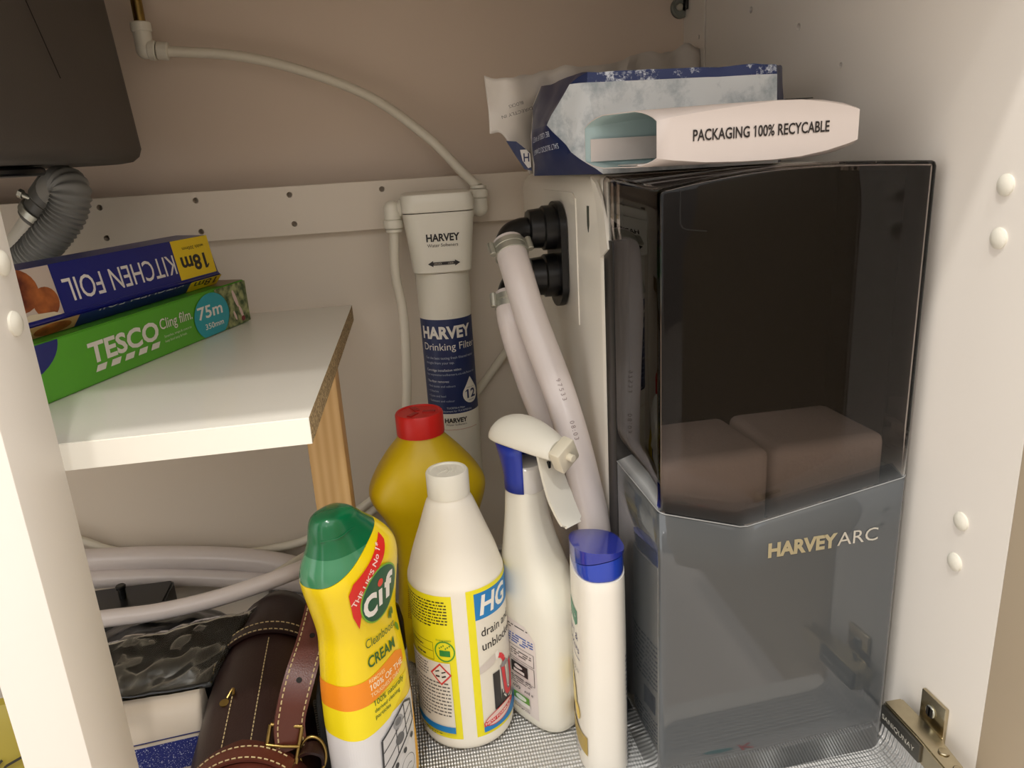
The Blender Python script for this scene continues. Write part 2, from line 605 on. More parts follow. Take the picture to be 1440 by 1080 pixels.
def dense(tab, per=5):
    """Catmull-Rom resampling of a section table (z first)"""
    P = [tuple(t) for t in tab]; P = [P[0]] + P + [P[-1]]; out = []
    for i in range(1, len(P) - 2):
        for k in range(per):
            t = k / per; row = []
            for c in range(len(P[0])):
                p0, p1, p2, p3 = P[i - 1][c], P[i][c], P[i + 1][c], P[i + 2][c]
                if c == 0: row.append(p1 + (p2 - p1) * t)
                else:
                    d1 = (p2 - p0) / max(P[i + 1][0] - P[i - 1][0], 1e-6) * (P[i + 1][0] - P[i][0])
                    d2 = (p3 - p1) / max(P[i + 2][0] - P[i][0], 1e-6) * (P[i + 1][0] - P[i][0])
                    row.append((2 * t ** 3 - 3 * t * t + 1) * p1 + (t ** 3 - 2 * t * t + t) * d1 + (-2 * t ** 3 + 3 * t * t) * p2 + (t ** 3 - t * t) * d2)
            out.append(tuple(row))
    out.append(P[-2]); return out


def loft_bottle(tab, n=56, p=2.5):
    return rings([sring(a, b, z, cx, cy, n, p) for (z, a, b, cx, cy) in tab])


def split(bm, co, no, keep_above, fill=True):
    t = bm.copy()
    r = bmesh.ops.bisect_plane(t, geom=t.verts[:] + t.edges[:] + t.faces[:], plane_co=co, plane_no=no,
                               clear_inner=keep_above, clear_outer=not keep_above)
    if fill:
        ed = [g for g in r['geom_cut'] if isinstance(g, bmesh.types.BMEdge)]
        if ed: bmesh.ops.contextual_create(t, geom=ed)
    return t


# ================================================================== THE SETTING
XR, XL, YF, YB, YW, ZT = 0.40, -0.21, 0.404, 0.95, 1.0, 0.735

fl = struct('floor', box((-0.95, 0.39, -0.02), (0.40, 1.0, 0.0)), WHITE_LAM)
wt = struct('ceiling', box((-1.3, 0.378, ZT), (1.1, 1.06, ZT + 0.04)), WORKTOP)
wb = struct('wall_back', box((-0.97, YW, -0.02), (0.42, YW + 0.02, ZT)), WALL_PAINT)
bp_ = struct('wall_back_panel', box((-0.95, YB + 0.008, 0.0), (0.398, YB + 0.012, 0.50)), PANEL)
struct('floor_kitchen', box((-2.2, -2.4, -0.14), (2.2, 0.385, -0.12)), M('kitchen_floor_wood', (214, 202, 190), 0.5, var=0.12, vscale=4))
struct('wall_opposite_blocker', box((-2.2, -1.75, -0.12), (2.2, -1.70, 1.25)), M('opposite_blocker', (165, 157, 150), 0.6))  # unseen wall, made taller to keep ambient light from under the shelf
struct('wall_far_left', box((-0.97, YF, -0.02), (-0.95, YW, ZT)), WHITE_LAM)
struct('wall_far_right', box((0.424, 0.37, -0.02), (0.444, 1.02, ZT)), WHITE_LAM)

# right side panel with shelf-pin holes and white hole caps
wr = struct('wall_right', box((XR, YF - 0.002, -0.02), (XR + 0.018, 0.93, ZT), 0.0008), WHITE_LAM)
cut = bmesh.new()
for (x, y, r) in ((1056, 14, .0033), (1123, 38, .0035), (1182, 92, .0026)):
    p = atX(x, y, XR); cyl(cut, p - Vector((0.002, 0, 0)), (1, 0, 0), r, 0.012, 16)
apply_cut(wr, cut)


def cap_bm(p, sgn):
    prof = [(0.0072, 0.0), (0.0070, 0.0012), (0.0052, 0.0026), (0.0022, 0.0033), (0.0004, 0.0034)]
    return rings([[(p[0] + sgn * z, p[1] + r * math.cos(2 * math.pi * k / 20), p[2] + r * math.sin(2 * math.pi * k / 20)) for k in range(20)] for r, z in prof])


for (x, y) in ((1415, 260), (1405, 335), (1352, 733), (1343, 790)):
    obj('hole_cap', cap_bm(atX(x, y, XR), -1), WHITE_PL, wr)
# strip that carries the side on to the room wall
t1 = struct('trim_1', box((XR, 0.9335, -0.02), (XR + 0.018, YW, ZT), 0.0006), WHITE_LAM)
cut = bmesh.new()
for (x, y) in ((983, 52), (983, 71)):
    p = atX(x, y, XR); cyl(cut, p - Vector((0.002, 0, 0)), (1, 0, 0), 0.0024, 0.012, 14)
apply_cut(t1, cut)
# left: cut-down side panel, only its front strip is left
wl = struct('wall_left', box((XL - 0.0365, YF + 0.002, -0.02), (XL, 0.464, ZT), 0.001), WHITE_LAM)
for (x, y) in ((20, 455), (2, 370)):
    obj('hole_cap', cap_bm(atX(x, y, XL), 1), WHITE_PL, wl)
# back rail with its row of drilled holes
rl = struct('trim_2', box((-0.95, 0.938, 0.458), (0.398, 0.956, 0.515), 0.0008), PANEL)
cut = bmesh.new()
for (x, y) in ((140, 292), (150, 335), (275, 282), (407, 274), (414, 315), (537, 266), (283, 326)):
    p = at(x, y, 0.938); cyl(cut, p - Vector((0, 0.002, 0)), (0, 1, 0), 0.0033, 0.016, 16)
apply_cut(rl, cut)
# open cabinet door beyond the right panel
dm = Matrix.Translation((0.3992, 0.4015, 0)) @ Matrix.Rotation(math.radians(4), 4, 'Z')
bm = bmesh.new(); add_box(bm, (0.0, -0.40, -0.06), (0.018, 0.0, 0.70), 0.001, mat=dm)
struct('door_1', bm, TAUPE)

# embossed mat on the cabinet floor, its edge curling up by the right panel
bm = bmesh.new()
prof = [(-0.205, 0.0012), (0.372, 0.0012), (0.382, 0.002), (0.389, 0.006), (0.3935, 0.013), (0.3955, 0.024), (0.3960, 0.036)]
rs = []
for Y in (0.412, 0.6, 0.80, 0.942):
    rs.append([(x, Y, z) for x, z in prof])
add_rings(bm, rs, closed=False)
mt = obj('floor_mat', bm, _mats['embossed_aluminium'], normals=True, angle=60); solidify(mt, 0.001, 0)
tag(mt, 'silver embossed mat lining the cabinet floor under the bottles', 'mat')
pr = Print()
pr.line([(0.0, 0.0), (0.0, 0.013)], 0.0026, (206, 40, 46)); pr.line([(0.0, 0.006), (0.010, 0.012)], 0.0026, (206, 40, 46)); pr.line([(0.002, 0.006), (0.011, 0.0)], 0.0026, (206, 40, 46))
pr.ellipse(-0.022, 0.005, 0.014, 0.004, (60, 140, 140))
pr.build('printed_mark', plane_map((0.268, 0.470, 0.0019), (1, 0, 0), (0, 1, 0)), mt, maxedge=None)

# round wall fitting in the top corner
pc = at(955, 12, YW)
t = thing('corner_bracket', 'round grey cabinet fitting on the wall in the top corner', 'bracket', (pc.x, YW, pc.z))
bm = bmesh.new(); cyl(bm, (0, 0, 0), (0, -1, 0), 0.0125, 0.008, 28, 0.002); obj('disc', bm, M('bracket_grey', (120, 124, 116), 0.45), t)
bm = bmesh.new(); cyl(bm, (-0.003, -0.008, 0), (0, -1, 0), 0.0045, 0.004, 18, 0.001); obj('screw', bm, STEEL, t)
bm = box((0.002, -0.018, -0.004), (0.0055, -0.006, 0.012), 0.001); obj('clip', bm, BLACK_PL, t)

# ================================================================== SINK
t = thing('sink', 'dark composite sink bowl hanging from the worktop at the upper left', 'sink', (-0.48, 0.70, 0.549))
tab = [(0.549, 0.016), (0.5505, 0.008), (0.5555, 0.0025), (0.563, 0.0), (0.65, 0.004), (ZT - 0.001, 0.008)]
rs = []
for z, ins in tab:
    rs.append(rrect(-0.72 + ins, 0.515 + ins, -0.2490 - ins, 0.925 - ins, 0.050, z, 8))
bm = rings(rs); obj('bowl', bm, SINK, t, world_space=True)
bm = bmesh.new(); cyl(bm, (-0.345, 0.74, 0.5475), (0, 0, -1), 0.050, 0.007, 32, 0.002); obj('drain_flange', bm, BLACK_PL, t, world_space=True)
p0, p1 = atX(36, 0, -0.2525), atX(85, 110, -0.2495)
bm = bmesh.new(); add_tube(bm, [p0, (p0 + p1) / 2, p1], 0.0004, 6); obj('crease_line', bm, DARK_HOLE, t, world_space=True)

# grey corrugated waste hose under the sink
t = thing('waste_hose', 'grey corrugated waste hose bending down below the dark sink', 'hose', tuple(at(60, 320, 0.83)))
path = smooth_path([at(78, 268, 0.83), at(90, 258, 0.81), at(100, 272, 0.80), at(92, 304, 0.80), at(66, 338, 0.80), at(34, 370, 0.81), at(-10, 405, 0.82)], 26)
bm = bmesh.new()
L = 0.0; Ls = [0.0]
for a, b_ in zip(path[:-1], path[1:]): L += (b_ - a).length; Ls.append(L)
add_tube(bm, path, lambda i: 0.0172 + (0.0010 * math.sin(2 * math.pi * Ls[i] / 0.0046) if Ls[i] > 0.03 else 0.0), 20)
obj('corrugated_hose', bm, GREY_HOSE, t, world_space=True)
q0, q1, q2 = at(84, 260, 0.85), at(50, 308, 0.858), at(22, 352, 0.865)
bm = bmesh.new(); d = (q1 - q0).normalized()
cyl(bm, q0, d, 0.0195, (q1 - q0).length * 0.52, 28, 0.002); cyl(bm, q0 + d * (q1 - q0).length * 0.5, d, 0.017, (q1 - q0).length * 0.55, 28, 0.002)
obj('waste_collar', bm, M('waste_grey', (96, 95, 90), 0.4), t, world_space=True)
bm = bmesh.new(); cyl(bm, q0 + d * 0.036, d, 0.0192, 0.008, 28, 0.0006)
cl = obj('hose_clamp', bm, STEEL, t, world_space=True)
bm = bmesh.new(); cyl(bm, at(28, 272, 0.845), (0.6, 0, -0.35), 0.0028, 0.016, 12, 0.0006); cyl(bm, at(26, 271, 0.845), (0.6, 0, -0.35), 0.0046, 0.004, 6)
sc = obj('clamp_screw', bm, STEEL, t, world_space=True)
bm = bmesh.new(); add_tube(bm, smooth_path([q1 + d * 0.002, q2, at(5, 385, 0.87)], 8), 0.0125, 20); obj('waste_pipe', bm, WHITE_PL, t, world_space=True)

# ================================================================== SHELF
Zs = 0.37
t = thing('shelf', 'white chipboard shelf with a raw right edge on a pine leg', 'shelf', (-0.082, 0.72, 0))
bm = bmesh.new()
pts = [(-0.46, 0.498), (-0.0665, 0.498), (-0.054, 0.930), (-0.46, 0.930)]
rs = [[(x, y, z) for x, y in pts] for z in (Zs - 0.019, Zs)]
add_rings(bm, rs)
bmesh.ops.recalc_face_normals(bm, faces=bm.faces)
for f in bm.faces:
    if f.normal.x > 0.7: f.material_index = 1
obj('board', bm, [M('shelf_white', (240, 236, 224), 0.3, coat=0.2), _mats['chipboard']], t, smooth=False, world_space=True)
obj('edge_band', box((-0.46, 0.4972, Zs - 0.0188), (-0.0668, 0.498, Zs - 0.0006)), M('edge_band_white', (246, 242, 230), 0.35), t, smooth=False, world_space=True)
bm = bmesh.new(); add_box(bm, (-0.0995, 0.705, 0.0), (-0.0645, 0.745, Zs - 0.019), 0.0015)
lg = obj('leg', bm, _mats['pine'], t, world_space=True); lg['label'] = 'pine wood leg'

# ---- cartons on the shelf
def carton(name, label, O, dirv, L, tab, mats, end_round=0.0):
    """long carton: profile tab (depth, z) swept along dirv from O"""
    t = thing(name, label, 'carton', tuple(O), math.atan2(dirv[1], dirv[0]))
    bm = bmesh.new()
    rs = [[(x, y, z) for y, z in tab] for x in (0.0, L)]
    add_rings(bm, rs)
    bmesh.ops.bevel(bm, geom=list(bm.edges), offset=0.0012, segments=2, affect='EDGES')
    obj('box', bm, mats, t)
    return t


dv = Vector((0.34, 0.94, 0)).normalized()
O = Vector((-0.27, 0.602, Zs + 0.0003)) - dv * 0.075
GREEN = (86, 164, 40)
t = carton('cling_film_carton', 'green cling film carton lying on the white shelf under the foil box', O, dv, 0.376,
           [(0, 0), (0, 0.047), (0.046, 0.047), (0.046, 0)], M('cling_green_card', GREEN, 0.4))
pr = Print()
W_, Hh = 0.354, 0.047
pr.ellipse(0.045, 0.047, 0.049, 0.0275, (34, 40, 112), 40)
pr.text('TESCO', 0.1225, 0.0180, 0.0165, (226, 220, 210), w=0.0915, bold=0.03)
for k in range(5):
    x = 0.1260 + k * 0.0180
    pr.poly([(x, 0.0098), (x + 0.0115, 0.0098), (x + 0.0150, 0.0150), (x + 0.0035, 0.0150)], (226, 220, 210))
pr.text('Cling film.', 0.2165, 0.0250, 0.0100, (226, 220, 210), w=0.0520, bold=0.006)
pr.text('Stretches, wraps & covers to', 0.2200, 0.0165, 0.0024, (206, 214, 190), w=0.044)
pr.text('keep food tasty & fresh.', 0.2200, 0.0120, 0.0024, (206, 214, 190), w=0.035)
pr.ellipse(0.3025, 0.0205, 0.0320, 0.0240, (38, 158, 172), 40)
pr.text('75m', 0.3000, 0.0205, 0.0125, (232, 230, 222), w=0.045, bold=0.018, align='C')
pr.text('350mm', 0.3040, 0.0085, 0.0058, (232, 230, 222), w=0.034, align='C', bold=0.01)
pts = [(0.326, 0.001)] + [(0.3025 + 0.0325 * math.cos(a), 0.0205 + 0.0240 * math.sin(a)) for a in [math.radians(q) for q in range(-50, 80, 10)]] + [(0.312, 0.0462), (0.3752, 0.0462), (0.3752, 0.001)]
pr.poly(pts, 'green_leaf_print')
for (x, y, w_, h_) in ((0.350, 0.030, 0.003, 0.011), (0.358, 0.014, 0.0025, 0.008), (0.345, 0.012, 0.002, 0.006)):
    pr.ellipse(x, y, w_, h_, (222, 196, 190), 12, 0.4)
pr.ellipse(0.360, 0.006, 0.004, 0.003, (120, 24, 40), 12)


def clipmap(fn, x0, x1, y0, y1):
    return lambda x, y, h: fn(min(max(x, x0), x1), min(max(y, y0), y1), h)


pr.build('printed_front', clipmap(plane_map((0, 0, 0), (1, 0, 0), (0, 0, 1)), 0.001, 0.375, 0.001, 0.0462), t, maxedge=None)
pr = Print(); pr.rect(0.330, 0.001, 0.375, 0.045, (132, 108, 78)); pr.rect(0.001, 0.001, 0.329, 0.045, (72, 142, 38))
pr.build('printed_top', plane_map((0, 0, 0.047), (1, 0, 0), (0, 1, 0)), t, maxedge=None)
pr = Print(); pr.rect(0.001, 0.001, 0.045, 0.046, (112, 92, 66))
pr.build('printed_end', plane_map((0.376, 0, 0), (0, 1, 0), (0, 0, 1)), t, maxedge=None)

dv2 = Vector((0.335, 0.942, 0)).normalized()
O2 = Vector((-0.262, 0.645, Zs + 0.0485)) - dv2 * 0.092
BLUE = (16, 25, 114); YEL = (232, 200, 20)
t = carton('kitchen_foil_carton', 'blue and yellow kitchen foil carton lying upside down on the green carton', O2, dv2, 0.320,
           [(0.0075, 0.0), (-0.001, 0.0105), (0.0045, 0.0125), (0.010, 0.0525), (0.046, 0.0535), (0.050, 0.0)], M('foil_blue_card', BLUE, 0.32))
face = plane_map((0, 0.0045, 0.0125), (1, 0, 0), (0, 0.0055, 0.040))
H2 = 0.0403
pr = Print()
pr.rect(0.0008, 0.0, 0.094, H2, (196, 180, 168))
pr.ellipse(0.056, 0.025, 0.021, 0.017, 'roast_meat_print', 24); pr.ellipse(0.080, 0.0125, 0.0135, 0.0120, 'roast_meat_print', 24, 0.3)
pr.ellipse(0.030, 0.014, 0.018, 0.012, 'roast_meat_print', 24)
pr.poly([(0.04, 0.0), (0.094, 0.0), (0.084, 0.004), (0.06, 0.006)], (214, 200, 170))
pr.rect(0.094, 0.0, 0.2540, H2, BLUE)
pr.rect(0.2540, 0.0, 0.3190, H2, YEL)
pr.text('KITCHEN FOIL', 0.2515, 0.0270, 0.0190, (226, 220, 214), w=0.150, rot=math.pi, bold=0.004)
pr.text('18m', 0.3090, 0.0225, 0.0150, (34, 30, 34), w=0.047, rot=math.pi, bold=0.03)
pr.text('width 300mm', 0.3080, 0.0325, 0.0036, (60, 54, 30), w=0.038, rot=math.pi)
pr.build('printed_front', face, t, maxedge=None)
low = plane_map((0, 0.0075, 0.0), (1, 0, 0), (0, -0.0085, 0.0105))
pr = Print()
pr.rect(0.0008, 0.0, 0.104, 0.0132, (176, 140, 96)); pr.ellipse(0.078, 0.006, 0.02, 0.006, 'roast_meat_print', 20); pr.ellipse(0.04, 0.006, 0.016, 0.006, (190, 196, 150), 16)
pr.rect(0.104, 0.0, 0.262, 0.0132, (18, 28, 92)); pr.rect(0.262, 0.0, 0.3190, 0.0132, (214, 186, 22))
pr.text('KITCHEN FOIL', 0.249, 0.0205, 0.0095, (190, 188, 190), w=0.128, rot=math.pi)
pr.items[-1] = ([(x, max(min(y, 0.0132), 0.0108)) for x, y in pr.items[-1][0]],) + pr.items[-1][1:]
pr.text('18m', 0.314, 0.0120, 0.0085, (34, 30, 34), w=0.044, rot=math.pi, bold=0.01)
pr.build('printed_flap', low, t, maxedge=None)
pr = Print(); pr.rect(0.012, 0.001, 0.045, 0.050, (206, 174, 24))
pr.build('printed_end', plane_map((0.320, 0, 0), (0, 1, 0), (0, 0, 1)), t, maxedge=None)

# ================================================================== DRINKING WATER FILTER
FX, FY = 0.0575, 0.895
t = thing('water_filter', 'white under-sink drinking water filter with navy label on the back rail', 'water filter', (FX, FY, 0.10))
zo = 0.10
# head: rounded block tapering down, with a lid line
rs = []
for z, hx, hy, r in ((0.4095, 0.0325, 0.0335, 0.016), (0.411, 0.034, 0.035, 0.016), (0.440, 0.0365, 0.0365, 0.016), (0.4775, 0.0405, 0.0385, 0.015)):
    rs.append(rrect(-hx, -hy, hx, hy, r, z - zo, 6))
obj('head', rings(rs), WHITE_PL, t)
rs = []
for z, hx, hy, r in ((0.4785, 0.0405, 0.0385, 0.015), (0.4795, 0.0412, 0.0392, 0.015), (0.492, 0.0412, 0.0392, 0.015), (0.498, 0.0395, 0.0375, 0.015), (0.500, 0.035, 0.033, 0.014)):
    rs.append(rrect(-hx, -hy, hx, hy, r, z - zo, 6))
obj('head_lid', rings(rs), WHITE_PL, t)
obj('mounting_plate', box((-0.030, 0.030, 0.36), (0.030, 0.0425, 0.395), 0.002), WHITE_PL, t)
pr = Print()
pr.text('HARVEY', 0.001, 0.0335, 0.0080, (28, 24, 22), w=0.038, bold=0.035, align='C')
pr.text('Water Softeners', 0.0, 0.0270, 0.0038, (66, 60, 54), w=0.035, align='C')
pr.poly([(-0.0185, 0.0080), (-0.0125, 0.0115), (-0.0125, 0.0098), (0.0125, 0.0098), (0.0125, 0.0115), (0.0185, 0.0080), (0.0125, 0.0045), (0.0125, 0.0062), (-0.0125, 0.0062), (-0.0125, 0.0045)], (24, 20, 18))
pr.text('UNLOCK', -0.0115, 0.0070, 0.0020, (200, 190, 176), w=0.009); pr.text('LOCK', 0.0045, 0.0070, 0.0020, (200, 190, 176), w=0.0065)
pr.build('printed_lettering', plane_map((0.001, -0.0352, 0.413 - zo), (1, 0, 0), (0, -0.0030, 0.0645)), t, maxedge=None, lift=0.0006)
# cartridge
R = 0.0312
obj('cartridge', lathe([(0.022, 0.02), (0.029, 0.024), (R, 0.034), (R, 0.262), (0.0318, 0.264), (0.0318, 0.3085)], 56), WHITE_PL, t)
bm = bmesh.new()
for zz in (0.372, 0.361): 
    a = -math.pi / 2 + 0.12; cyl(bm, (R * math.cos(a) * 0.99, R * math.sin(a) * 0.99, zz - zo), (math.cos(a), math.sin(a), 0), 0.0036, 0.0009, 18, 0.0004)
obj('moulded_button', bm, WHITE_PL, t)
NAVY = (17, 36, 84)
pr = Print(); hw = 0.043
pr.rect(-hw, 0.0, hw, 0.117, NAVY)
WH = (226, 222, 212)
pr.text('HARVEY', -0.0345, 0.0945, 0.0138, WH, w=0.066, bold=0.04)
pr.text('Drinking Filter', -0.0335, 0.0800, 0.0088, WH, w=0.072)
pr.text('Get the best tasting fresh filtered water', -0.0325, 0.0690, 0.0030, (170, 178, 190), w=0.066)
pr.text('straight from your tap.', -0.0325, 0.0630, 0.0030, (170, 178, 190), w=0.038)
pr.text('Cartridge installation video:', -0.0325, 0.0540, 0.0030, (200, 204, 210), w=0.046, bold=0.006)
pr.text('harveywatersofteners.co.uk/how-to', -0.0325, 0.0485, 0.0028, (160, 168, 182), w=0.066)
pr.text('The filter removes:', -0.0325, 0.0400, 0.0030, (200, 204, 210), w=0.030, bold=0.006)
for k, s in enumerate(('Bad tastes and odours', 'Chlorine', 'Cysts and lead', 'Sediment and colour')):
    pr.text('\u2022 ' + s, -0.0325, 0.0340 - k * 0.0062, 0.0027, (160, 168, 182))
dpts = [(0.024, 0.0440)] + [(0.024 + 0.0115 * math.cos(a), 0.0225 + 0.0118 * math.sin(a)) for a in [math.radians(40 - q * 260 / 24) for q in range(25)]]
pr.poly(dpts, WH)
pr.text('12', 0.0238, 0.0175, 0.0105, NAVY, w=0.0155, bold=0.03, align='C')
pr.text('Lasts up to', 0.024, 0.0298, 0.0018, NAVY, w=0.011, align='C'); pr.text('months', 0.024, 0.0138, 0.0018, NAVY, w=0.008, align='C')
pr.text('TUCRF50-4 Filter', 0.003, 0.0066, 0.0024, (190, 196, 204), w=0.022, align='C'); pr.text('Replacement for TUCRF50 kits', 0.003, 0.0026, 0.0024, (190, 196, 204), w=0.040, align='C')
pr.text('HARVEY', 0.002, -0.0110, 0.0056, (30, 26, 24), w=0.027, bold=0.035, align='C'); pr.text('Water Softeners', 0.002, -0.0150, 0.0026, (70, 62, 56), w=0.025, align='C')
pr.rect(-0.030, -0.0205, 0.030, -0.0200, (196, 130, 110))
cm = cyl_map(0, 0, R, -math.pi / 2 - 0.06)
pr.build('navy_label', lambda x, y, h: cm(x, y + 0.1375, h), t, maxedge=0.0028)


def push_elbow(parent, p, side, name='push_fit_elbow', up=False):
    """white push-fit elbow: stub out of the head, knuckle, collar pointing down (or up)"""
    p = Vector(p); bm = bmesh.new()
    cyl(bm, p, (side, 0, 0), 0.0075, 0.012, 20, 0.001)
    k = p + Vector((side * 0.012, 0, 0))
    cyl(bm, p + Vector((side * 0.001, 0, 0)), (side, 0, 0), 0.0100, 0.003, 20, 0.0008)
    s = bmesh.new(); bmesh.ops.create_uvsphere(s, u_segments=18, v_segments=12, radius=0.0098); bmesh.ops.translate(s, vec=k, verts=s.verts); merge(bm, s)
    dz = 1 if up else -1
    cyl(bm, k, (0.0, 0, dz), 0.0098, 0.012, 20, 0.001)
    cyl(bm, k + Vector((0, 0, dz * 0.012)), (0, 0, dz), 0.0112, 0.010, 24, 0.0012)
    cyl(bm, k + Vector((0, 0, dz * 0.0225)), (0, 0, dz), 0.0095, 0.004, 24, 0.001)
    obj(name, bm, WHITE_PL, parent)
    return k


el = at(560, 300, FY) - Vector((FX, FY, zo))
kL = push_elbow(t, (-0.0395, 0.0, 0.483 - zo), -1)
kR = push_elbow(t, (0.0395, 0.010, 0.477 - zo), 1, up=True)
kLw = kL + Vector((FX, FY, zo)); kRw = kR + Vector((FX, FY, zo))

# tubes
pts = [at(234, 72, 0.955), at(330, 78, 0.96), at(420, 98, 0.96), at(520, 136, 0.955), at(600, 192, 0.94), at(648, 240, 0.92), kRw + Vector((0, 0, 0.024))]
t = thing('water_tube', 'white plastic tube arching from beside the sink to the filter', 'tube', tuple(pts[-1]))
obj('tube', tube(pts, 0.0056, 16, 14), TUBE_PL, t, world_space=True)
bm = bmesh.new(); p = at(232, 72, 0.955); q = at(204, 70, 0.955); dirv = (q - p).normalized()
cyl(bm, p - dirv * 0.004, dirv, 0.0095, 0.012, 22, 0.001); cyl(bm, p + dirv * 0.009, dirv, 0.0105, 0.008, 22, 0.001); cyl(bm, p + dirv * 0.017, dirv, 0.0085, (q - p).length - 0.012, 22, 0.001)
s = bmesh.new(); bmesh.ops.create_uvsphere(s, u_segments=18, v_segments=12, radius=0.0098); bmesh.ops.translate(s, vec=q, verts=s.verts); merge(bm, s)
cyl(bm, q, (0, 0, 1), 0.0095, 0.022, 22, 0.001); cyl(bm, q + Vector((0, 0, 0.018)), (0, 0, 1), 0.0108, 0.010, 22, 0.001)
obj('elbow_fitting', bm, WHITE_PL, t, world_space=True)
bm = bmesh.new(); cyl(bm, q + Vector((0, 0, 0.027)), (0, 0, 1), 0.006, 0.05, 18); obj('brass_pipe', bm, BRASS, t, world_space=True)

pts = [kLw - Vector((0, 0, 0.024)), at(556, 385, 0.9), at(568, 450, 0.905), at(572, 560, 0.91), at(562, 640, 0.92), at(530, 697, 0.93), at(440, 755, 0.942), at(380, 772, 0.949), at(330, 780, 0.951)]
t = thing('water_tube', 'white tube dropping from the left side of the filter', 'tube', tuple(pts[3]))
obj('tube', tube(pts, 0.0057, 16, 10), TUBE_PL, t, world_space=True)
pts = [at(736, 452, 0.94), at(722, 480, 0.94), at(690, 525, 0.945), at(662, 565, 0.945), at(610, 640, 0.945), at(535, 710, 0.935), at(470, 757, 0.915), at(410, 793, 0.865), at(360, 825, 0.83)]
t = thing('water_tube', 'white tube slanting behind the filter cartridge from the softener', 'tube', tuple(pts[2]))
obj('tube', tube(pts, 0.0052, 16, 10), TUBE_PL, t, world_space=True)
pts = [at(60, 745, 0.935), at(110, 758, 0.94), at(165, 775, 0.942), at(260, 790, 0.943)]
t = thing('water_tube', 'thin white tube end lying above the thick hoses at the back left', 'tube', tuple(pts[1]))
obj('tube', tube(pts, 0.005, 14, 10), TUBE_PL, t, world_space=True)

# ================================================================== WATER SOFTENER
SO = Vector((0.180, 0.489, 0.0)); SR = math.radians(1.7)
SW, SD = 0.2110, 0.452
sof = thing('water_softener', 'water softener in white and grey with smoked lid by the right panel', 'water softener', tuple(SO), SR)
Zb = 0.0025


def s_top(x):
    u = x / SW
    return 0.5055 + 0.0105 * (1 - (1 - min(u / 0.55, 1)) ** 2) - 0.0040 * max(0, (u - 0.55) / 0.45) ** 1.5


def s_vee(x):
    return 0.2685 - 0.0225 * (x / 0.069) if x < 0.069 else 0.246 + 0.0235 * ((x - 0.069) / (SW - 0.069))


def plan(yb, r=0.006, nf=30):
    """outline of the front shell, back-left corner round the front to back-right"""
    P = [(0.0, yb - (yb - r) * i / 6) for i in range(6)]
    for i in range(7):
        a = math.radians(180 + 90 * i / 6); P.append((r + r * math.cos(a), r + r * math.sin(a)))
    for i in range(1, nf): P.append((r + (SW - 2 * r) * i / nf, 0.0))
    P.append((0.069, 0.0)); P = P[:-1]
    for i in range(7):
        a = math.radians(270 + 90 * i / 6); P.append((SW - r + r * math.cos(a), r + r * math.sin(a)))
    P += [(SW, r + (yb - r) * i / 6) for i in range(1, 7)]
    return P


YBK = 0.122
PL = plan(YBK)


def vee_at(p):
    if p[0] <= 0.0005: return 0.2685 + 0.004 * p[1] / YBK
    if p[0] >= SW - 0.0005: return 0.2695
    return s_vee(p[0])


def top_at(p):
    return s_top(p[0]) + (0.5125 - s_top(p[0])) * min(p[1] / YBK, 1)


# smoked lid
bm = bmesh.new()
vr = []
for kz in range(7):
    k = kz / 6
    vr.append([(p[0], p[1], vee_at(p) + (top_at(p) - 0.004 - vee_at(p)) * k) for p in PL])
ins = []
for p in PL:
    ins.append((min(max(p[0], 0.004), SW - 0.004), max(p[1], 0.004), top_at(p)))
vr.append([((a[0] + b_[0]) / 2 + (a[0] - b_[0]) * 0.2, (a[1] + b_[1]) / 2 + (a[1] - b_[1]) * 0.2, b_[2] - 0.0011) for a, b_ in zip(vr[-1], ins)])
vr.append(ins)
vs = add_rings(bm, vr, closed=False)
front = [v_ for v_ in vs[-1] if v_.co.y < 0.012]
back = [bm.verts.new((v_.co.x, YBK, 0.5125)) for v_ in front]
mid = [bm.verts.new((v_.co.x, YBK * 0.5, (v_.co.z + 0.5125) / 2)) for v_ in front]
for a, b_ in ((front, mid), (mid, back)):
    for i in range(len(front) - 1): bm.faces.new((a[i], a[i + 1], b_[i + 1], b_[i]))
lid = obj('lid', bm, SMOKE, sof, angle=50); solidify(lid, 0.0026, -1)
lid['label'] = 'smoked translucent lid'
# thin seam of the lid handle
bm = bmesh.new(); add_tube(bm, smooth_path([(0.0145, -0.0001, 0.504), (0.0145, -0.0001, 0.486), (0.0155, -0.0001, 0.480), (0.020, -0.0001, 0.4775), (0.034, -0.0001, 0.4755)], 6), 0.0004, 6)
obj('lid_seam', bm, BLACK_PL, lid)
# grey lower panel
bm = bmesh.new()
vr = [[(p[0], p[1], Zb + (vee_at(p) - 0.0012 - Zb) * k / 6) for p in PL] for k in range(7)]
add_rings(bm, vr, closed=False)
pan = obj('front_panel', bm, GREYPANEL, sof, angle=50); solidify(pan, 0.003, -1); pan['label'] = 'glossy grey front panel'
bm = bmesh.new()
add_tube(bm, [Vector((p[0], p[1], vee_at(p) - 0.0008)) for p in PL if p[1] < 0.11], 0.0005, 6); obj('panel_edge', bm, M('panel_edge_grey', (150, 152, 152), 0.2), pan)
# metal lettering on the panel
pr = Print()
pr.text('HARVEY', 0.0905, 0.2155, 0.0118, 'logo_metal_a', w=0.0605, bold=0.045)
pr.text('ARC', 0.1512, 0.2158, 0.0118, 'logo_metal_b', w=0.0365)
M('logo_metal_a', (206, 198, 166), 0.3, metal=0.7); M('logo_metal_b', (226, 224, 216), 0.18, metal=0.9)
pr.build('logo_lettering', plane_map((0, 0, 0), (1, 0, 0), (0, 0, 1)), pan, maxedge=None, lift=0.0005)
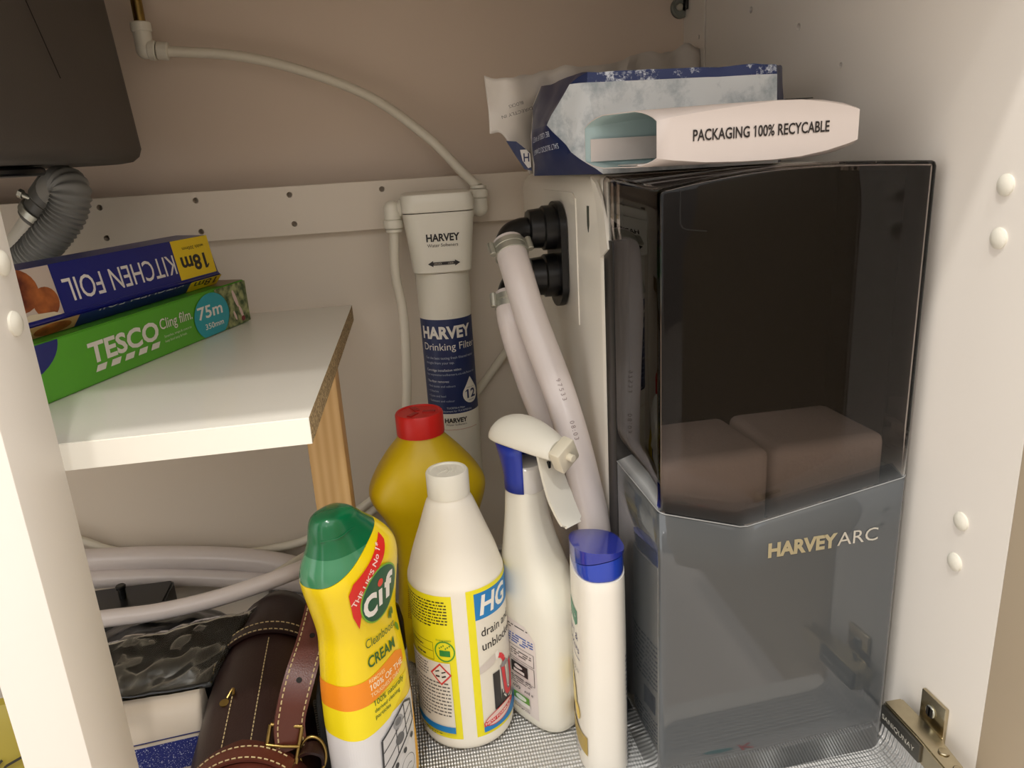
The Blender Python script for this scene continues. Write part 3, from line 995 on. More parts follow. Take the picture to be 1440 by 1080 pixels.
# white rear shell
rs = []
for z, i_ in ((Zb, 0.004), (Zb + 0.004, 0.0), (0.28, 0.0), (0.495, 0.0), (0.503, 0.0015), (0.509, 0.005), (0.5125, 0.011), (0.5132, 0.02)):
    rs.append(rrect(0.0 + i_, YBK + 0.0008 + (0.0 if z < 0.49 else i_ * 0.2), SW - i_, SD - i_, 0.012, z, 6))
obj('shell', rings(rs), WHITE_SHELL, sof)
# shoulder cover of the shell: a raised pad on the left side with a slot
bm = bmesh.new()
pts2 = [(0.150, 0.5122), (0.136, 0.5065), (0.123, 0.495), (0.113, 0.478), (0.1075, 0.455), (0.127, 0.446), (0.131, 0.470), (0.136, 0.490)]
add_rings(bm, [[(x, y, z) for y, z in pts2] for x in (0.0005, -0.0022)]); obj('shoulder_cover', bm, WHITE_SHELL, sof)
bm = bmesh.new(); add_rings(bm, [[(x, y, z) for y, z in ((0.1635, 0.487), (0.169, 0.487), (0.169, 0.470), (0.1665, 0.464), (0.164, 0.470))] for x in (0.0005, -0.0006)]); obj('slot', bm, M('slot_green_grey', (62, 68, 58), 0.6), sof)
bm = bmesh.new()
add_rings(bm, [[(x, y, z) for y, z in ((0.205, 0.492), (0.215, 0.497), (0.33, 0.497), (0.34, 0.492), (0.345, 0.36), (0.205, 0.372))] for x in (0.001, -0.0009)])
obj('raised_side_pad', bm, WHITE_SHELL, sof)
# black gasket strip between shell and lid
obj('gasket', box((-0.0006, 0.099, Zb), (0.004, 0.1225, 0.462), 0.0004), BLACK_PL, sof)
# inside of the salt chamber
bm = bmesh.new()
add_box(bm, (0.003, 0.112, 0.235), (SW - 0.003, 0.120, 0.508)); add_box(bm, (SW - 0.0042, 0.030, 0.2335), (SW - 0.0030, 0.112, 0.505)); add_box(bm, (0.004, 0.004, 0.226), (SW - 0.004, 0.112, 0.2335))
obj('salt_chamber', bm, M('chamber_black', (6, 6, 6), 0.8, spec=0.05), sof, smooth=False)
# manifold with two nuts and elbows on the left side
bm = bmesh.new()
add_rings(bm, [[(x, y, z) for y, z in [(0.262 + 0.030 * math.cos(a), 0.462 + 0.026 * math.sin(a)) for a in [math.pi * k / 12 for k in range(13)]] + [(0.262 + 0.030 * math.cos(a), 0.408 + 0.026 * math.sin(a)) for a in [math.pi + math.pi * k / 12 for k in range(13)]]] for x in (-0.0022, -0.0085)])
man = obj('manifold_plate', bm, BLACK_PL, sof)
for zc in (0.462, 0.414):
    bm = bmesh.new()
    n = 28; rr0 = 0.0215
    rs = []
    for x_, k in ((-0.0085, 1.0), (-0.020, 1.0), (-0.0215, 0.90), (-0.034, 0.86), (-0.035, 0.80)):
        rs.append([(x_, 0.262 + rr0 * k * (1 + 0.03 * (i % 2)) * math.cos(2 * math.pi * i / n), zc + rr0 * k * (1 + 0.03 * (i % 2)) * math.sin(2 * math.pi * i / n)) for i in range(n)])
    add_rings(bm, rs); obj('union_nut', bm, BLACK_PL, sof)
    bm = bmesh.new()
    add_tube(bm, smooth_path([(-0.030, 0.262, zc), (-0.042, 0.262, zc), (-0.053, 0.259, zc - 0.004), (-0.059, 0.255, zc - 0.014), (-0.058, 0.251, zc - 0.028)], 8), 0.0118, 20)
    obj('elbow', bm, BLACK_PL, sof)

# two blocks of salt inside the lid
def salt_block(lo, hi, label):
    lo, hi = Vector(lo), Vector(hi); c = Vector(((lo.x + hi.x) / 2, (lo.y + hi.y) / 2, lo.z))
    cw = sof.matrix_basis @ c
    t = thing('salt_block', label, 'salt block', tuple(cw), SR, 'salt blocks in the softener lid')
    bm = box(lo - c, hi - c, 0.009, 4)
    for v_ in bm.verts:
        k = noise.noise(v_.co * 60) * 0.0008; v_.co += Vector((k, k, k))
    obj('block', bm, M('pressed_salt', (250, 247, 244), 0.75, var=0.06, vscale=60, bump=0.2, bscale=300), t)


salt_block((0.0055, 0.014, 0.2337), (0.0985, 0.100, 0.302), 'salt block behind the smoked lid, nearer the hoses')
salt_block((0.1020, 0.014, 0.2337), (0.2000, 0.100, 0.302), 'salt block behind the smoked lid, nearer the right panel')

# hoses from the manifold
def clamp(parent, p, d, r):
    p, d = Vector(p), Vector(d).normalized()
    bm = bmesh.new(); cyl(bm, p, d, r + 0.0018, 0.0062, 32, 0.0005); cyl(bm, p + d * 0.0075, d, r + 0.0018, 0.0062, 32, 0.0005); cyl(bm, p + d * 0.001, d, r + 0.0011, 0.012, 32)
    c = obj('hose_clamp', bm, STEEL, parent, world_space=True)
    for ang in (math.radians(205), math.radians(-25)):
        u = Vector((math.cos(ang), math.sin(ang) * 0.6, 0.1)); u = (u - d * u.dot(d)).normalized()
        bm = bmesh.new(); cyl(bm, p + u * (r + 0.0042) - d * 0.001, d, 0.0034, 0.014, 16, 0.0006)
        add_box(bm, (-0.0024, -0.0012, 0.001), (0.0024, 0.0012, 0.012), 0.0004, mat=Matrix.Translation(p + u * (r + 0.0014)) @ d.to_track_quat('Z', 'Y').to_matrix().to_4x4())
        obj('clamp_screw', bm, STEEL, parent, world_space=True)


m4 = sof.matrix_basis
e1 = m4 @ Vector((-0.058, 0.251, 0.434)); e2 = m4 @ Vector((-0.058, 0.251, 0.386))
RH = 0.0153
h1 = [e1 + Vector((0.0, 0.0, 0.018)), at(726, 378, 0.715), at(748, 450, 0.69), at(789, 560, 0.655), at(820, 670, 0.628), at(838, 770, 0.612), Vector((0.154, 0.605, 0.05)), Vector((0.152, 0.605, 0.018))]
t = thing('softener_hose', 'thick white hose from the upper black elbow of the softener', 'hose', tuple(h1[-1]))
obj('hose', tube(h1, RH, 24, 12), HOSE_PL, t, world_space=True)
d1 = (h1[1] - h1[0]).normalized(); clamp(t, h1[0] + d1 * 0.0035, d1, RH)
p = smooth_path(h1, 12)
# ink stamp along the hose
fr = frames(p); pr = Print()
pr.text('97533', 0.0, -0.0016, 0.0042, (150, 132, 128), space=1.5); pr.text('08:03', 0.040, -0.0016, 0.0042, (150, 132, 128), space=1.4)
Lh = [0.0]
for a, b_ in zip(p[:-1], p[1:]): Lh.append(Lh[-1] + (b_ - a).length)


def hose_map(x, y, h):
    s = x + 0.150
    for i in range(1, len(Lh)):
        if s <= Lh[i]: break
    k = (s - Lh[i - 1]) / (Lh[i] - Lh[i - 1]); c = p[i - 1].lerp(p[i], k); T = fr[i][0]
    out = Vector((-0.02, -1.0, 0.25)); out = (out - T * out.dot(T)).normalized(); side = T.cross(out)
    a = y / RH
    q = c + (out * math.cos(a) - side * math.sin(a)) * (RH + h)
    return t.matrix_basis.inverted() @ q


pr.build('stamp_lettering', hose_map, t, maxedge=0.004)
h2 = [e2 + Vector((0.0, 0.0, 0.016)), at(722, 455, 0.722), at(745, 530, 0.715), at(772, 600, 0.705), at(795, 670, 0.70), Vector((0.152, 0.70, 0.10)), Vector((0.150, 0.70, 0.018))]
t = thing('softener_hose', 'thick white hose from the lower black elbow, behind the first hose', 'hose', tuple(h2[-1]))
obj('hose', tube(h2, RH, 24, 12), HOSE_PL, t, world_space=True)
d2 = (h2[1] - h2[0]).normalized(); clamp(t, h2[0] + d2 * 0.0035, d2, RH)

# hoses lying at the back left of the floor
def floor_hose(label, pts, r):
    t = thing('drain_hose', label, 'hose', tuple(pts[1]))
    obj('hose', tube(pts, r, 22, 12), HOSE_PL, t, world_space=True)


floor_hose('white hose crossing in front of the others above the leather bag', [at(60, 884, 0.735), at(140, 871, 0.735), at(225, 860, 0.735), at(310, 840, 0.738), at(390, 813, 0.750), at(440, 793, 0.775), at(500, 768, 0.82), at(540, 760, 0.86)], 0.0090)
floor_hose('upper thick white hose lying along the back panel on the left', [at(60, 792, 0.92), at(130, 788, 0.925), at(230, 784, 0.925), at(330, 786, 0.925), at(400, 795, 0.918), at(470, 815, 0.90)], 0.0150)
floor_hose('lower thick white hose lying on the floor along the back panel', [at(60, 822, 0.905), at(130, 815, 0.91), at(230, 811, 0.915), at(330, 814, 0.915), at(420, 820, 0.905), at(480, 832, 0.88)], 0.0115)

# ================================================================== ON TOP OF THE SOFTENER
# salt bag ----------------------------------------------------------
t = thing('salt_bag', 'crumpled white and navy salt bag lying on top of the softener', 'bag', (0.25, 0.70, 0.5145))
NAVYF = M('navy_film', (24, 38, 82), 0.35, var=0.2, vscale=40)
GREYF = M('worn_navy_film', (74, 76, 92), 0.34, var=0.35, vscale=70, rgb2=(22, 30, 70))
bm = bmesh.new()
Yf = 0.605
V = {}


def vx(k, p): V[k] = bm.verts.new(p); return V[k]


vx('f1', at(826, 101, Yf)); vx('f1b', at(826, 116, Yf - 0.001)); vx('f2', at(1092, 90, Yf)); vx('f2b', at(1092, 104, Yf - 0.001))
vx('f3', at(1094, 222, Yf + 0.0)); vx('f4', at(848, 240, Yf)); vx('f5', at(803, 214, Yf + 0.014)); vx('f6', at(768, 176, Yf + 0.038))
vx('g1', at(762, 122, 0.690)); vx('g2', at(750, 150, 0.695)); vx('g3', at(747, 184, 0.690)); vx('g4', at(751, 245, 0.690)); vx('g1b', at(812, 104, Yf + 0.015)); vx('g0', at(800, 118, Yf + 0.012))
vx('r1', at(1101, 95, 0.640)); vx('r2', at(1101, 150, 0.640)); vx('r3', at(1098, 222, 0.640))
for k in ('f3', 'f4', 'r3', 'g4'):
    V[k].co.z = 0.5145
vx('b1', (0.165, 0.83, 0.590)); vx('b2', (0.352, 0.83, 0.588)); vx('b3', (0.352, 0.83, 0.5145)); vx('b4', (0.160, 0.83, 0.5145))
fc = [(('f1b', 'f2b', 'f3', 'f4', 'f5', 'f6', 'g0'), 0), (('f1', 'f2', 'f2b', 'f1b'), 1), (('g1b', 'f1', 'f1b', 'g0'), 2),
      (('g1', 'g1b', 'g0', 'f6', 'g3', 'g2'), 3), (('g3', 'f6', 'f5', 'f4', 'g4'), 2), (('f2', 'r1', 'r2', 'r3', 'f3', 'f2b'), 2),
      (('f1', 'g1b', 'g1', 'b1', 'b2', 'r1', 'f2'), 1), (('g1', 'g2', 'g3', 'g4', 'b4', 'b1'), 4), (('r1', 'b2', 'b3', 'r3', 'r2'), 2), (('b1', 'b4', 'b3', 'b2'), 4), (('f4', 'f3', 'r3', 'b3', 'b4', 'g4'), 4)]
for ks, mi in fc:
    f = bm.faces.new([V[k] for k in ks]); f.material_index = mi
finish_normals(bm)
bmesh.ops.triangulate(bm, faces=bm.faces)
for _ in range(4):
    lg_ = [e for e in bm.edges if e.calc_length() > 0.011]
    if not lg_: break
    bmesh.ops.subdivide_edges(bm, edges=lg_, cuts=1); bmesh.ops.triangulate(bm, faces=[f for f in bm.faces if len(f.verts) > 3])
bm.normal_update()
for v_ in bm.verts:
    if v_.co.z > 0.517 :
        v_.co += v_.normal * (noise.noise(v_.co * 45) * 0.0022 + noise.noise(v_.co * 130) * 0.0007)
bm.normal_update(); bag_tree = BVHTree.FromBMesh(bm)
obj('bag', bm, [_mats['salted_white_plastic'], _mats['salted_navy_plastic'], NAVYF, GREYF, M('white_film', (214, 208, 200), 0.4, var=0.1, vscale=30)], t, world_space=True, angle=30)
# lettering on the navy corner, printed upside down
A, B, D_ = at(752, 240, 0.6885), at(830, 240, 0.610), at(752, 190, 0.6885)
ex = (B - A).normalized(); ey = (D_ - A); ey = (ey - ex * ey.dot(ex)).normalized()
pr = Print()
pr.text('SALT BLOCKS CANNOT', 0.055, 0.0165, 0.0042, (190, 196, 210), w=0.050, rot=math.pi)
pr.text('BE USED IF WET', 0.046, 0.0270, 0.0042, (190, 196, 210), w=0.040, rot=math.pi)
fm = plane_map(A, ex, ey); inv = t.matrix_basis.inverted()
nn = ex.cross(ey)


def on_bag(x, y, h):
    q = fm(x, y + 0.10 * x, 0.03); hit, hn, _i, _d = bag_tree.ray_cast(q, -nn, 0.08)
    return inv @ ((hit + nn * (0.0012 + h)) if hit is not None else fm(x, y, h))


pr.build('navy_lettering', on_bag, t, maxedge=0.004)
# loose film of the open end behind
bm = bmesh.new(); nu, nv = 46, 14
top = [(682, 104, .74), (700, 112, .74), (730, 108, .75), (760, 100, .77), (800, 95, .80), (850, 90, .84), (900, 76, .90), (940, 74, .93), (965, 62, .945), (985, 74, .95)]
bot = [(688, 186, .735), (706, 190, .735), (728, 215, .735), (742, 238, .74), (752, 247, .76), (800, 240, .80), (850, 235, .84), (900, 230, .88), (940, 225, .90), (980, 222, .92)]
tp = smooth_path([at(*q) for q in top], 6); bt = smooth_path([at(*q) for q in bot], 6)
G = []
for i in range(len(tp)):
    row = []
    for j in range(nv + 1):
        q = tp[i].lerp(bt[i], j / nv)
        w_ = 1.0 - 0.4 * j / nv
        q = q + Vector((0, 1, 0)) * (noise.noise(q * 28) * 0.016 * w_) + Vector((0, 0, 1)) * (noise.noise(q * 60 + Vector((3, 1, 2))) * 0.003)
        q.z = max(q.z, 0.5155)
        row.append(bm.verts.new(q))
    G.append(row)
for i in range(len(G) - 1):
    for j in range(nv): bm.faces.new((G[i][j], G[i + 1][j], G[i + 1][j + 1], G[i][j + 1]))
lf = obj('loose_film', bm, M('white_film', (214, 208, 200), 0.4), t, world_space=True, angle=25); solidify(lf, 0.0005, 0)
A = at(690, 182, 0.722); ex = (at(745, 165, 0.722) - A).normalized(); ey = Vector((0, 0, 1)); ey = (ey - ex * ey.dot(ex)).normalized()
fm = plane_map(A, ex, ey)
pr = Print(); pr.text('DIRECTLY IN', 0.043, 0.0085, 0.0028, (70, 66, 64), w=0.030, rot=math.pi); pr.text('BLOCKS', 0.036, 0.0155, 0.0028, (70, 66, 64), w=0.014, rot=math.pi)
pr.build('film_lettering', lambda x, y, h: inv @ fm(x, y, h), t, maxedge=None)
# folded end with the printed emblem
bm = bmesh.new()
pts = [at(712, 198, 0.728), at(726, 199, 0.726), at(745, 214, 0.722), at(748, 240, 0.722), at(738, 238, 0.724), at(726, 220, 0.727)]
f = bm.faces.new([bm.verts.new(q) for q in pts]); r_ = bmesh.ops.extrude_face_region(bm, geom=[f]); bmesh.ops.translate(bm, vec=(0, 0.002, 0), verts=[g for g in r_['geom'] if isinstance(g, bmesh.types.BMVert)])
fe = obj('folded_end', bm, NAVYF, t, smooth=False, world_space=True)
A = at(728, 236, 0.7215); fm = plane_map(A, (1, 0, 0), (0, 0, 1))
pr = Print(); pr.poly([(0.003, 0.016), (0.009, 0.016), (0.0125, 0.012), (0.013, 0.0), (0.010, -0.001), (0.005, 0.006)], (206, 202, 198)); pr.text('H', 0.0115, 0.0125, 0.0075, (30, 42, 82), w=0.0055, bold=0.02, rot=math.pi)
pr.build('emblem', lambda x, y, h: inv @ fm(x, y, h), fe, maxedge=None)

# cardboard sleeve ---------------------------------------------------
SLX, SLY, SLZ = 0.183, 0.503, 0.5185
t = thing('cardboard_sleeve', 'white cardboard sleeve printed PACKAGING 100% RECYCABLE on the softener lid', 'packaging', (SLX, SLY, SLZ - 0.0), math.radians(0.5))
Lx = 0.150; Dp = 0.072
#        x     zb(front) zt(front)  chamfer  ZB    ZT
secs = [(-0.000, 0.0065, 0.0305, 0.020, 0.0010, 0.0385), (0.012, 0.0045, 0.0325, 0.017, 0.0008, 0.0388), (0.035, 0.0020, 0.0350, 0.011, 0.0005, 0.0392), (0.062, 0.0010, 0.0375, 0.005, 0.0003, 0.0396),
        (0.085, 0.0010, 0.0392, 0.002, 0.0003, 0.0398), (0.105, 0.0020, 0.0390, 0.003, 0.0006, 0.0396), (0.125, 0.0050, 0.0365, 0.010, 0.0015, 0.0390), (0.140, 0.0085, 0.0335, 0.018, 0.0030, 0.0375), (0.148, 0.0110, 0.0310, 0.024, 0.0045, 0.0355)]
secs = [s_ for s_ in secs]
rs = []


def _bez(p, c, q, n=4):
    c = (c[0] * 0.42 + (p[0] + q[0]) * 0.29, c[1] * 0.42 + (p[1] + q[1]) * 0.29)
    return [((1 - t_) ** 2 * p[0] + 2 * t_ * (1 - t_) * c[0] + t_ * t_ * q[0], (1 - t_) ** 2 * p[1] + 2 * t_ * (1 - t_) * c[1] + t_ * t_ * q[1]) for t_ in [i / n for i in range(n + 1)]]


for (x, zb, zt, c_, ZB, ZTt) in secs:
    k = 1 - x / Lx
    yz = _bez((0.0, zt), (0.0, ZTt), (c_, ZTt)) + _bez((Dp - c_, ZTt), (Dp, ZTt), (Dp, zt)) + _bez((Dp, zb), (Dp, ZB), (Dp - c_, ZB)) + _bez((c_, ZB), (0.0, ZB), (0.0, zb))
    rs.append([(x - 0.030 * k * (y_ / Dp), y_, z_) for y_, z_ in yz])
bm = rings(rs, cap0=False, cap1=True)
sl = obj('sleeve', bm, [M('sleeve_card', (214, 203, 197), 0.55, var=0.02, vscale=20), M('sleeve_inside', (168, 190, 190), 0.6)], t, angle=14)
solidify(sl, 0.0007, -1, 1)
bm = bmesh.new()
add_rings(bm, [[(0.062, 0.003, 0.0402), (0.040, 0.012, 0.0402), (-0.004, 0.020, 0.0400), (0.020, 0.034, 0.0402)], [(0.062, 0.003, 0.0408), (0.040, 0.012, 0.0408), (-0.004, 0.020, 0.0406), (0.020, 0.034, 0.0408)]])
bm.free()
bm = bmesh.new(); add_box(bm, (-0.0262, Dp - 0.0030, 0.0062), (0.10, Dp - 0.0022, 0.0225)); add_box(bm, (-0.008, 0.016, 0.0022), (0.10, Dp - 0.012, 0.0030))
obj('inner_flap', bm, M('sleeve_card', (232, 216, 208)), t, smooth=False)
bm = box((0.094, 0.003, 0.0398), (0.114, 0.012, 0.0404)); obj('tuck_slot', bm, BLACK_PL, t, smooth=False)
pr = Print(); pr.text('PACKAGING 100% RECYCABLE', 0.0255, 0.0160, 0.0072, (34, 28, 28), w=0.100, bold=0.018)
pr.build('printed_lettering', plane_map((0, -0.0003, 0), (1, 0, 0.012), (0, 0, 1)), t, maxedge=None)

# ================================================================== BOTTLES
def cap_at(bm, z0, z1, r, n=48, ribs=0, rb=0.0004, cx=0.0, cy=0.0, dish=0.0012):
    N = ribs * 2 if ribs else n
    def ring_(rr, z, rib):
        return [(cx + (rr + (rib if i % 2 else 0)) * math.cos(2 * math.pi * i / N), cy + (rr + (rib if i % 2 else 0)) * math.sin(2 * math.pi * i / N), z) for i in range(N)]
    add_rings(bm, [ring_(r, z0, rb), ring_(r, z1 - 0.0018, rb), ring_(r - 0.0010, z1, 0), ring_(r - 0.003, z1, 0), ring_(r - 0.0038, z1 - dish, 0), ring_(r * 0.3, z1 - dish, 0)])


# drain unblocker ----------------------------------------------------
HX, HY, HR = 0.0290, 0.6175, 0.0445
t = thing('drain_unblocker_bottle', 'white drain unblocker bottle with yellow and blue labels and white cap', 'bottle', (HX, HY, 0.0025))
tab = dense([(0.0, HR - 0.006), (0.002, HR - 0.0025), (0.007, HR), (0.02, HR), (0.16, HR), (0.170, HR - 0.0002), (0.176, HR - 0.002), (0.190, 0.0385), (0.215, 0.0295), (0.238, 0.0215), (0.2435, 0.0185), (0.2475, 0.0178)], 4)
obj('bottle', lathe([(r, z) for z, r in tab], 64), M('hg_white_plastic', (236, 230, 216), 0.35, sub=0.0), t)
bm = bmesh.new(); cap_at(bm, 0.2445, 0.2675, 0.0188, ribs=60, rb=0.0003); obj('cap', bm, WHITE_PL, t)
bm = bmesh.new()
for k in range(5): add_tube(bm, [Vector((-0.009 + k * 0.004, -0.007 + (k % 2) * 0.004, 0.2664)), Vector((-0.004 + k * 0.003, 0.0, 0.2666)), Vector((-0.007 + k * 0.004, 0.008, 0.2664))], 0.0005, 6)
obj('cap_emboss', bm, WHITE_PL, t)
th0 = math.atan2(-HY, -HX)
cm = cyl_map(0, 0, HR, th0)
hgm = lambda x, y, h: cm(x, 0.015 + (y - 0.013) * 1.125, h)
YL = (236, 224, 24); BL = (24, 124, 190); BK = (48, 44, 40)
pr = Print()
pr.rect(-0.066, 0.013, -0.0065, 0.1475, YL)
pr.greek(-0.064, 0.1190, -0.0115, 0.1440, 9, (70, 64, 24), 3, 0.46)
pr.frame(-0.060, 0.0960, -0.028, 0.1040, 0.0004, (110, 104, 30)); pr.frame(-0.060, 0.0880, -0.028, 0.0960, 0.0004, (110, 104, 30))
pr.greek(-0.058, 0.0985, -0.032, 0.1020, 1, (80, 74, 30), 4); pr.greek(-0.050, 0.0905, -0.032, 0.0940, 1, (80, 74, 30), 5)
pr.ring(-0.0165, 0.0975, 0.0090, 0.0090, 0.0012, (70, 150, 50), 28); pr.rect(-0.0215, 0.0930, -0.0115, 0.0985, (40, 130, 50))
for k in range(6): pr.ellipse(-0.021 + k * 0.0019, 0.1005 + (k % 3) * 0.0013, 0.0007, 0.0007, (40, 130, 50), 8)
pr.text('biodegradable', -0.0165, 0.1075, 0.0016, (50, 120, 40), w=0.014, align='C')
pr.rect(-0.064, 0.0225, -0.0125, 0.0870, (224, 218, 204))
pr.greek(-0.062, 0.0320, -0.0145, 0.0700, 11, (96, 92, 86), 6, 0.40, 0.5); pr.greek(-0.062, 0.0720, -0.0350, 0.0860, 5, (96, 92, 86), 7, 0.40, 0.9)
dc = (-0.0220, 0.0760); dr = 0.0105
pr.poly([(dc[0], dc[1] - dr), (dc[0] + dr, dc[1]), (dc[0], dc[1] + dr), (dc[0] - dr, dc[1])], (206, 60, 56)); dr = 0.0084
pr.poly([(dc[0], dc[1] - dr), (dc[0] + dr, dc[1]), (dc[0], dc[1] + dr), (dc[0] - dr, dc[1])], (226, 220, 208))
pr.line([(dc[0] - 0.005, dc[1] + 0.002), (dc[0] - 0.001, dc[1] + 0.0035)], 0.0012, BK); pr.line([(dc[0] + 0.001, dc[1] + 0.0015), (dc[0] + 0.005, dc[1] + 0.003)], 0.0012, BK)
pr.line([(dc[0] - 0.005, dc[1] - 0.002), (dc[0] - 0.001, dc[1] - 0.002)], 0.0016, BK); pr.line([(dc[0] + 0.001, dc[1] - 0.0025), (dc[0] + 0.005, dc[1] - 0.001)], 0.0014, BK)
pr.rect(-0.064, 0.0195, -0.0125, 0.0255, BL)
pr.greek(-0.050, 0.0150, -0.026, 0.0185, 2, (90, 84, 30), 8)
pr.build('back_label', hgm, t, maxedge=0.0032)
pr = Print()
pr.rect(0.0065, 0.013, 0.090, 0.1500, YL); pr.rect(0.0135, 0.0165, 0.083, 0.1462, (226, 220, 206))
pr.poly([(0.0135, 0.1225), (0.083, 0.1225), (0.083, 0.1462), (0.0135, 0.1462)], BL)
pr.text('HG', 0.0180, 0.1265, 0.0165, (236, 232, 222), w=0.036, bold=0.03, shear=0.18)
pr.text('drain and', 0.0180, 0.1065, 0.0078, (40, 36, 34), w=0.040, bold=0.008)
pr.text('unblocker', 0.0180, 0.0935, 0.0078, (40, 36, 34), w=0.044, bold=0.008)
pr.poly([(0.0135, 0.0725), (0.028, 0.0765), (0.0335, 0.0810), (0.0335, 0.0860), (0.027, 0.0850), (0.0135, 0.0790)], (206, 196, 188))
pr.poly([(0.0315, 0.0790), (0.0360, 0.0800), (0.0350, 0.0870), (0.0310, 0.0860)], (236, 230, 222))
pr.line([(0.0355, 0.0815), (0.0395, 0.0790), (0.0425, 0.0745), (0.0435, 0.0690)], 0.0044, (222, 54, 62))
pr.rect(0.0265, 0.0330, 0.0350, 0.0680, (46, 44, 44)); pr.poly([(0.0350, 0.0330), (0.056, 0.0330), (0.056, 0.045), (0.044, 0.036), (0.036, 0.048)], (46, 44, 44))
U = [(0.0395, 0.0710), (0.0410, 0.0560), (0.0425, 0.0440), (0.0460, 0.0395), (0.0520, 0.0400), (0.0540, 0.0520), (0.0530, 0.0680)]
pr.line(U, 0.0098, (232, 226, 218)); pr.line(U, 0.0074, (120, 116, 118)); pr.line(U, 0.0046, (216, 60, 66))
pr.ellipse(0.0430, 0.0700, 0.0056, 0.0028, (150, 146, 146), 18)
pr.poly([(0.0135, 0.0165), (0.083, 0.0165), (0.083, 0.034), (0.048, 0.0255), (0.0135, 0.0215)], BL)
pr.ellipse(0.0330, 0.0275, 0.0185, 0.0062, (224, 200, 192), 28, 0.16); pr.ring(0.0330, 0.0275, 0.0185, 0.0062, 0.0008, (206, 52, 52), 28, 0.16)
pr.poly([(0.0135, 0.0215), (0.0525, 0.0285), (0.0525, 0.0325), (0.0135, 0.0255)], (206, 52, 52))
pr.text('NEW FORMULA', 0.0150, 0.0228, 0.0024, (238, 226, 218), w=0.034, bold=0.01, rot=0.17)
pr.build('front_label', hgm, t, maxedge=0.0032)

# cream cleaner ------------------------------------------------------
CR = math.radians(52)
t = thing('cream_cleaner_bottle', 'yellow cream cleaner bottle with green cap beside the leather bag', 'bottle', (-0.0575, 0.546, 0.0025), CR)
CT = dense([(0.0, 0.036, 0.022, 0, 0), (0.005, 0.0400, 0.0255, 0, 0), (0.05, 0.0405, 0.0265, 0, 0), (0.12, 0.0395, 0.0262, 0, 0), (0.160, 0.0360, 0.0245, 0, 0), (0.178, 0.0350, 0.0240, 0, 0), (0.205, 0.0395, 0.0262, 0, 0),
             (0.226, 0.0430, 0.0280, 0, 0), (0.238, 0.0415, 0.0265, 0.0, 0), (0.248, 0.0365, 0.0225, -0.001, 0), (0.258, 0.0300, 0.0185, -0.004, 0), (0.267, 0.0240, 0.0160, -0.0085, 0), (0.2745, 0.0190, 0.0140, -0.0115, 0), (0.2790, 0.0140, 0.0105, -0.0130, 0), (0.2808, 0.007, 0.0055, -0.0135, 0)], 4)
PC = 2.7
full = loft_bottle(CT, 64, PC)
co, no = Vector((0, 0, 0.2480)), Vector((-0.46, 0.10, 1)).normalized()
body = split(full, co, no, False); capb = split(full, co + no * 0.0006, no, True); full.free()
CIFY = M('cif_yellow_plastic', (238, 208, 10), 0.28, coat=0.2)
obj('bottle', body, CIFY, t)
low_c = split(capb, Vector((0, 0, 0.2500)), Vector((0, 0, 1)), False); up_c = split(capb, Vector((0, 0, 0.2500)), Vector((0, 0, 1)), True); capb.free()
obj('cap_skirt', low_c, M('cif_green_clear', (62, 128, 90), 0.12, coat=0.4), t)
cp = obj('cap', up_c, M('cif_green', (8, 96, 56), 0.22, coat=0.3), t)
bm = bmesh.new(); add_tube(bm, smooth_path([Vector((-0.0335, -0.006, 0.2640)), Vector((-0.024, -0.0150, 0.2645)), Vector((-0.012, -0.0162, 0.2660)), Vector((-0.002, -0.0155, 0.2640))], 5), 0.0006, 6); obj('flip_seam', bm, M('cif_green', (8, 96, 56)), t)


def cif_S(u, z):
    a, b_, cx, cy = interp(CT, z)
    tt = -math.pi / 2 + u
    c, s = math.cos(tt), math.sin(tt)
    return Vector((cx + a * math.copysign(abs(c) ** (2 / PC), c), cy + b_ * math.copysign(abs(s) ** (2 / PC), s), z))


# arc-length table round the section so that print keeps its width
_n = 800
_arc = [0.0]; _prev = cif_S(-3.1, 0.21)
_us = [-3.1 + 6.2 * i / _n for i in range(_n + 1)]
for u in _us[1:]:
    q = cif_S(u, 0.21); _arc.append(_arc[-1] + (q - _prev).length); _prev = q
_mid = _arc[_n // 2]


def cif_u(x):
    s = x + _mid
    lo, hi = 0, _n
    while hi - lo > 1:
        md = (lo + hi) // 2
        if _arc[md] <= s: lo = md
        else: hi = md
    k = (s - _arc[lo]) / max(_arc[hi] - _arc[lo], 1e-9)
    return _us[lo] + (_us[hi] - _us[lo]) * k


cmap = surf_map(lambda x, y: cif_S(cif_u(x * 0.92 - 0.0055), y))
DG = (24, 84, 56)
pr = Print()
pr.rect(-0.075, 0.010, 0.075, 0.0950, (222, 220, 220))
pr.poly([(0.030, 0.010), (0.075, 0.010), (0.075, 0.12), (0.045, 0.12), (0.036, 0.06)], (240, 176, 20))
pr.poly([(-0.075, 0.092), (-0.030, 0.089), (0.0, 0.093), (0.028, 0.108), (0.036, 0.118), (-0.075, 0.118)], (244, 222, 20))
pr.poly([(-0.075, 0.1180), (-0.022, 0.1180), (0.020, 0.1240), (0.031, 0.1315), (0.031, 0.1400), (0.020, 0.1450), (-0.022, 0.1400), (-0.075, 0.1400)], (240, 140, 22))
pr.text('REMOVES', -0.0185, 0.1360, 0.0034, (250, 222, 170), w=0.020, bold=0.008)
pr.text('100% OF THE', -0.0185, 0.1290, 0.0054, (250, 236, 206), w=0.046, bold=0.008)
pr.text('TOUGHEST DIRT', -0.0185, 0.1232, 0.0036, (250, 222, 170), w=0.040, bold=0.006)
pr.text('100% naturally', -0.0165, 0.1140, 0.0050, (60, 96, 30), w=0.042, bold=0.008)
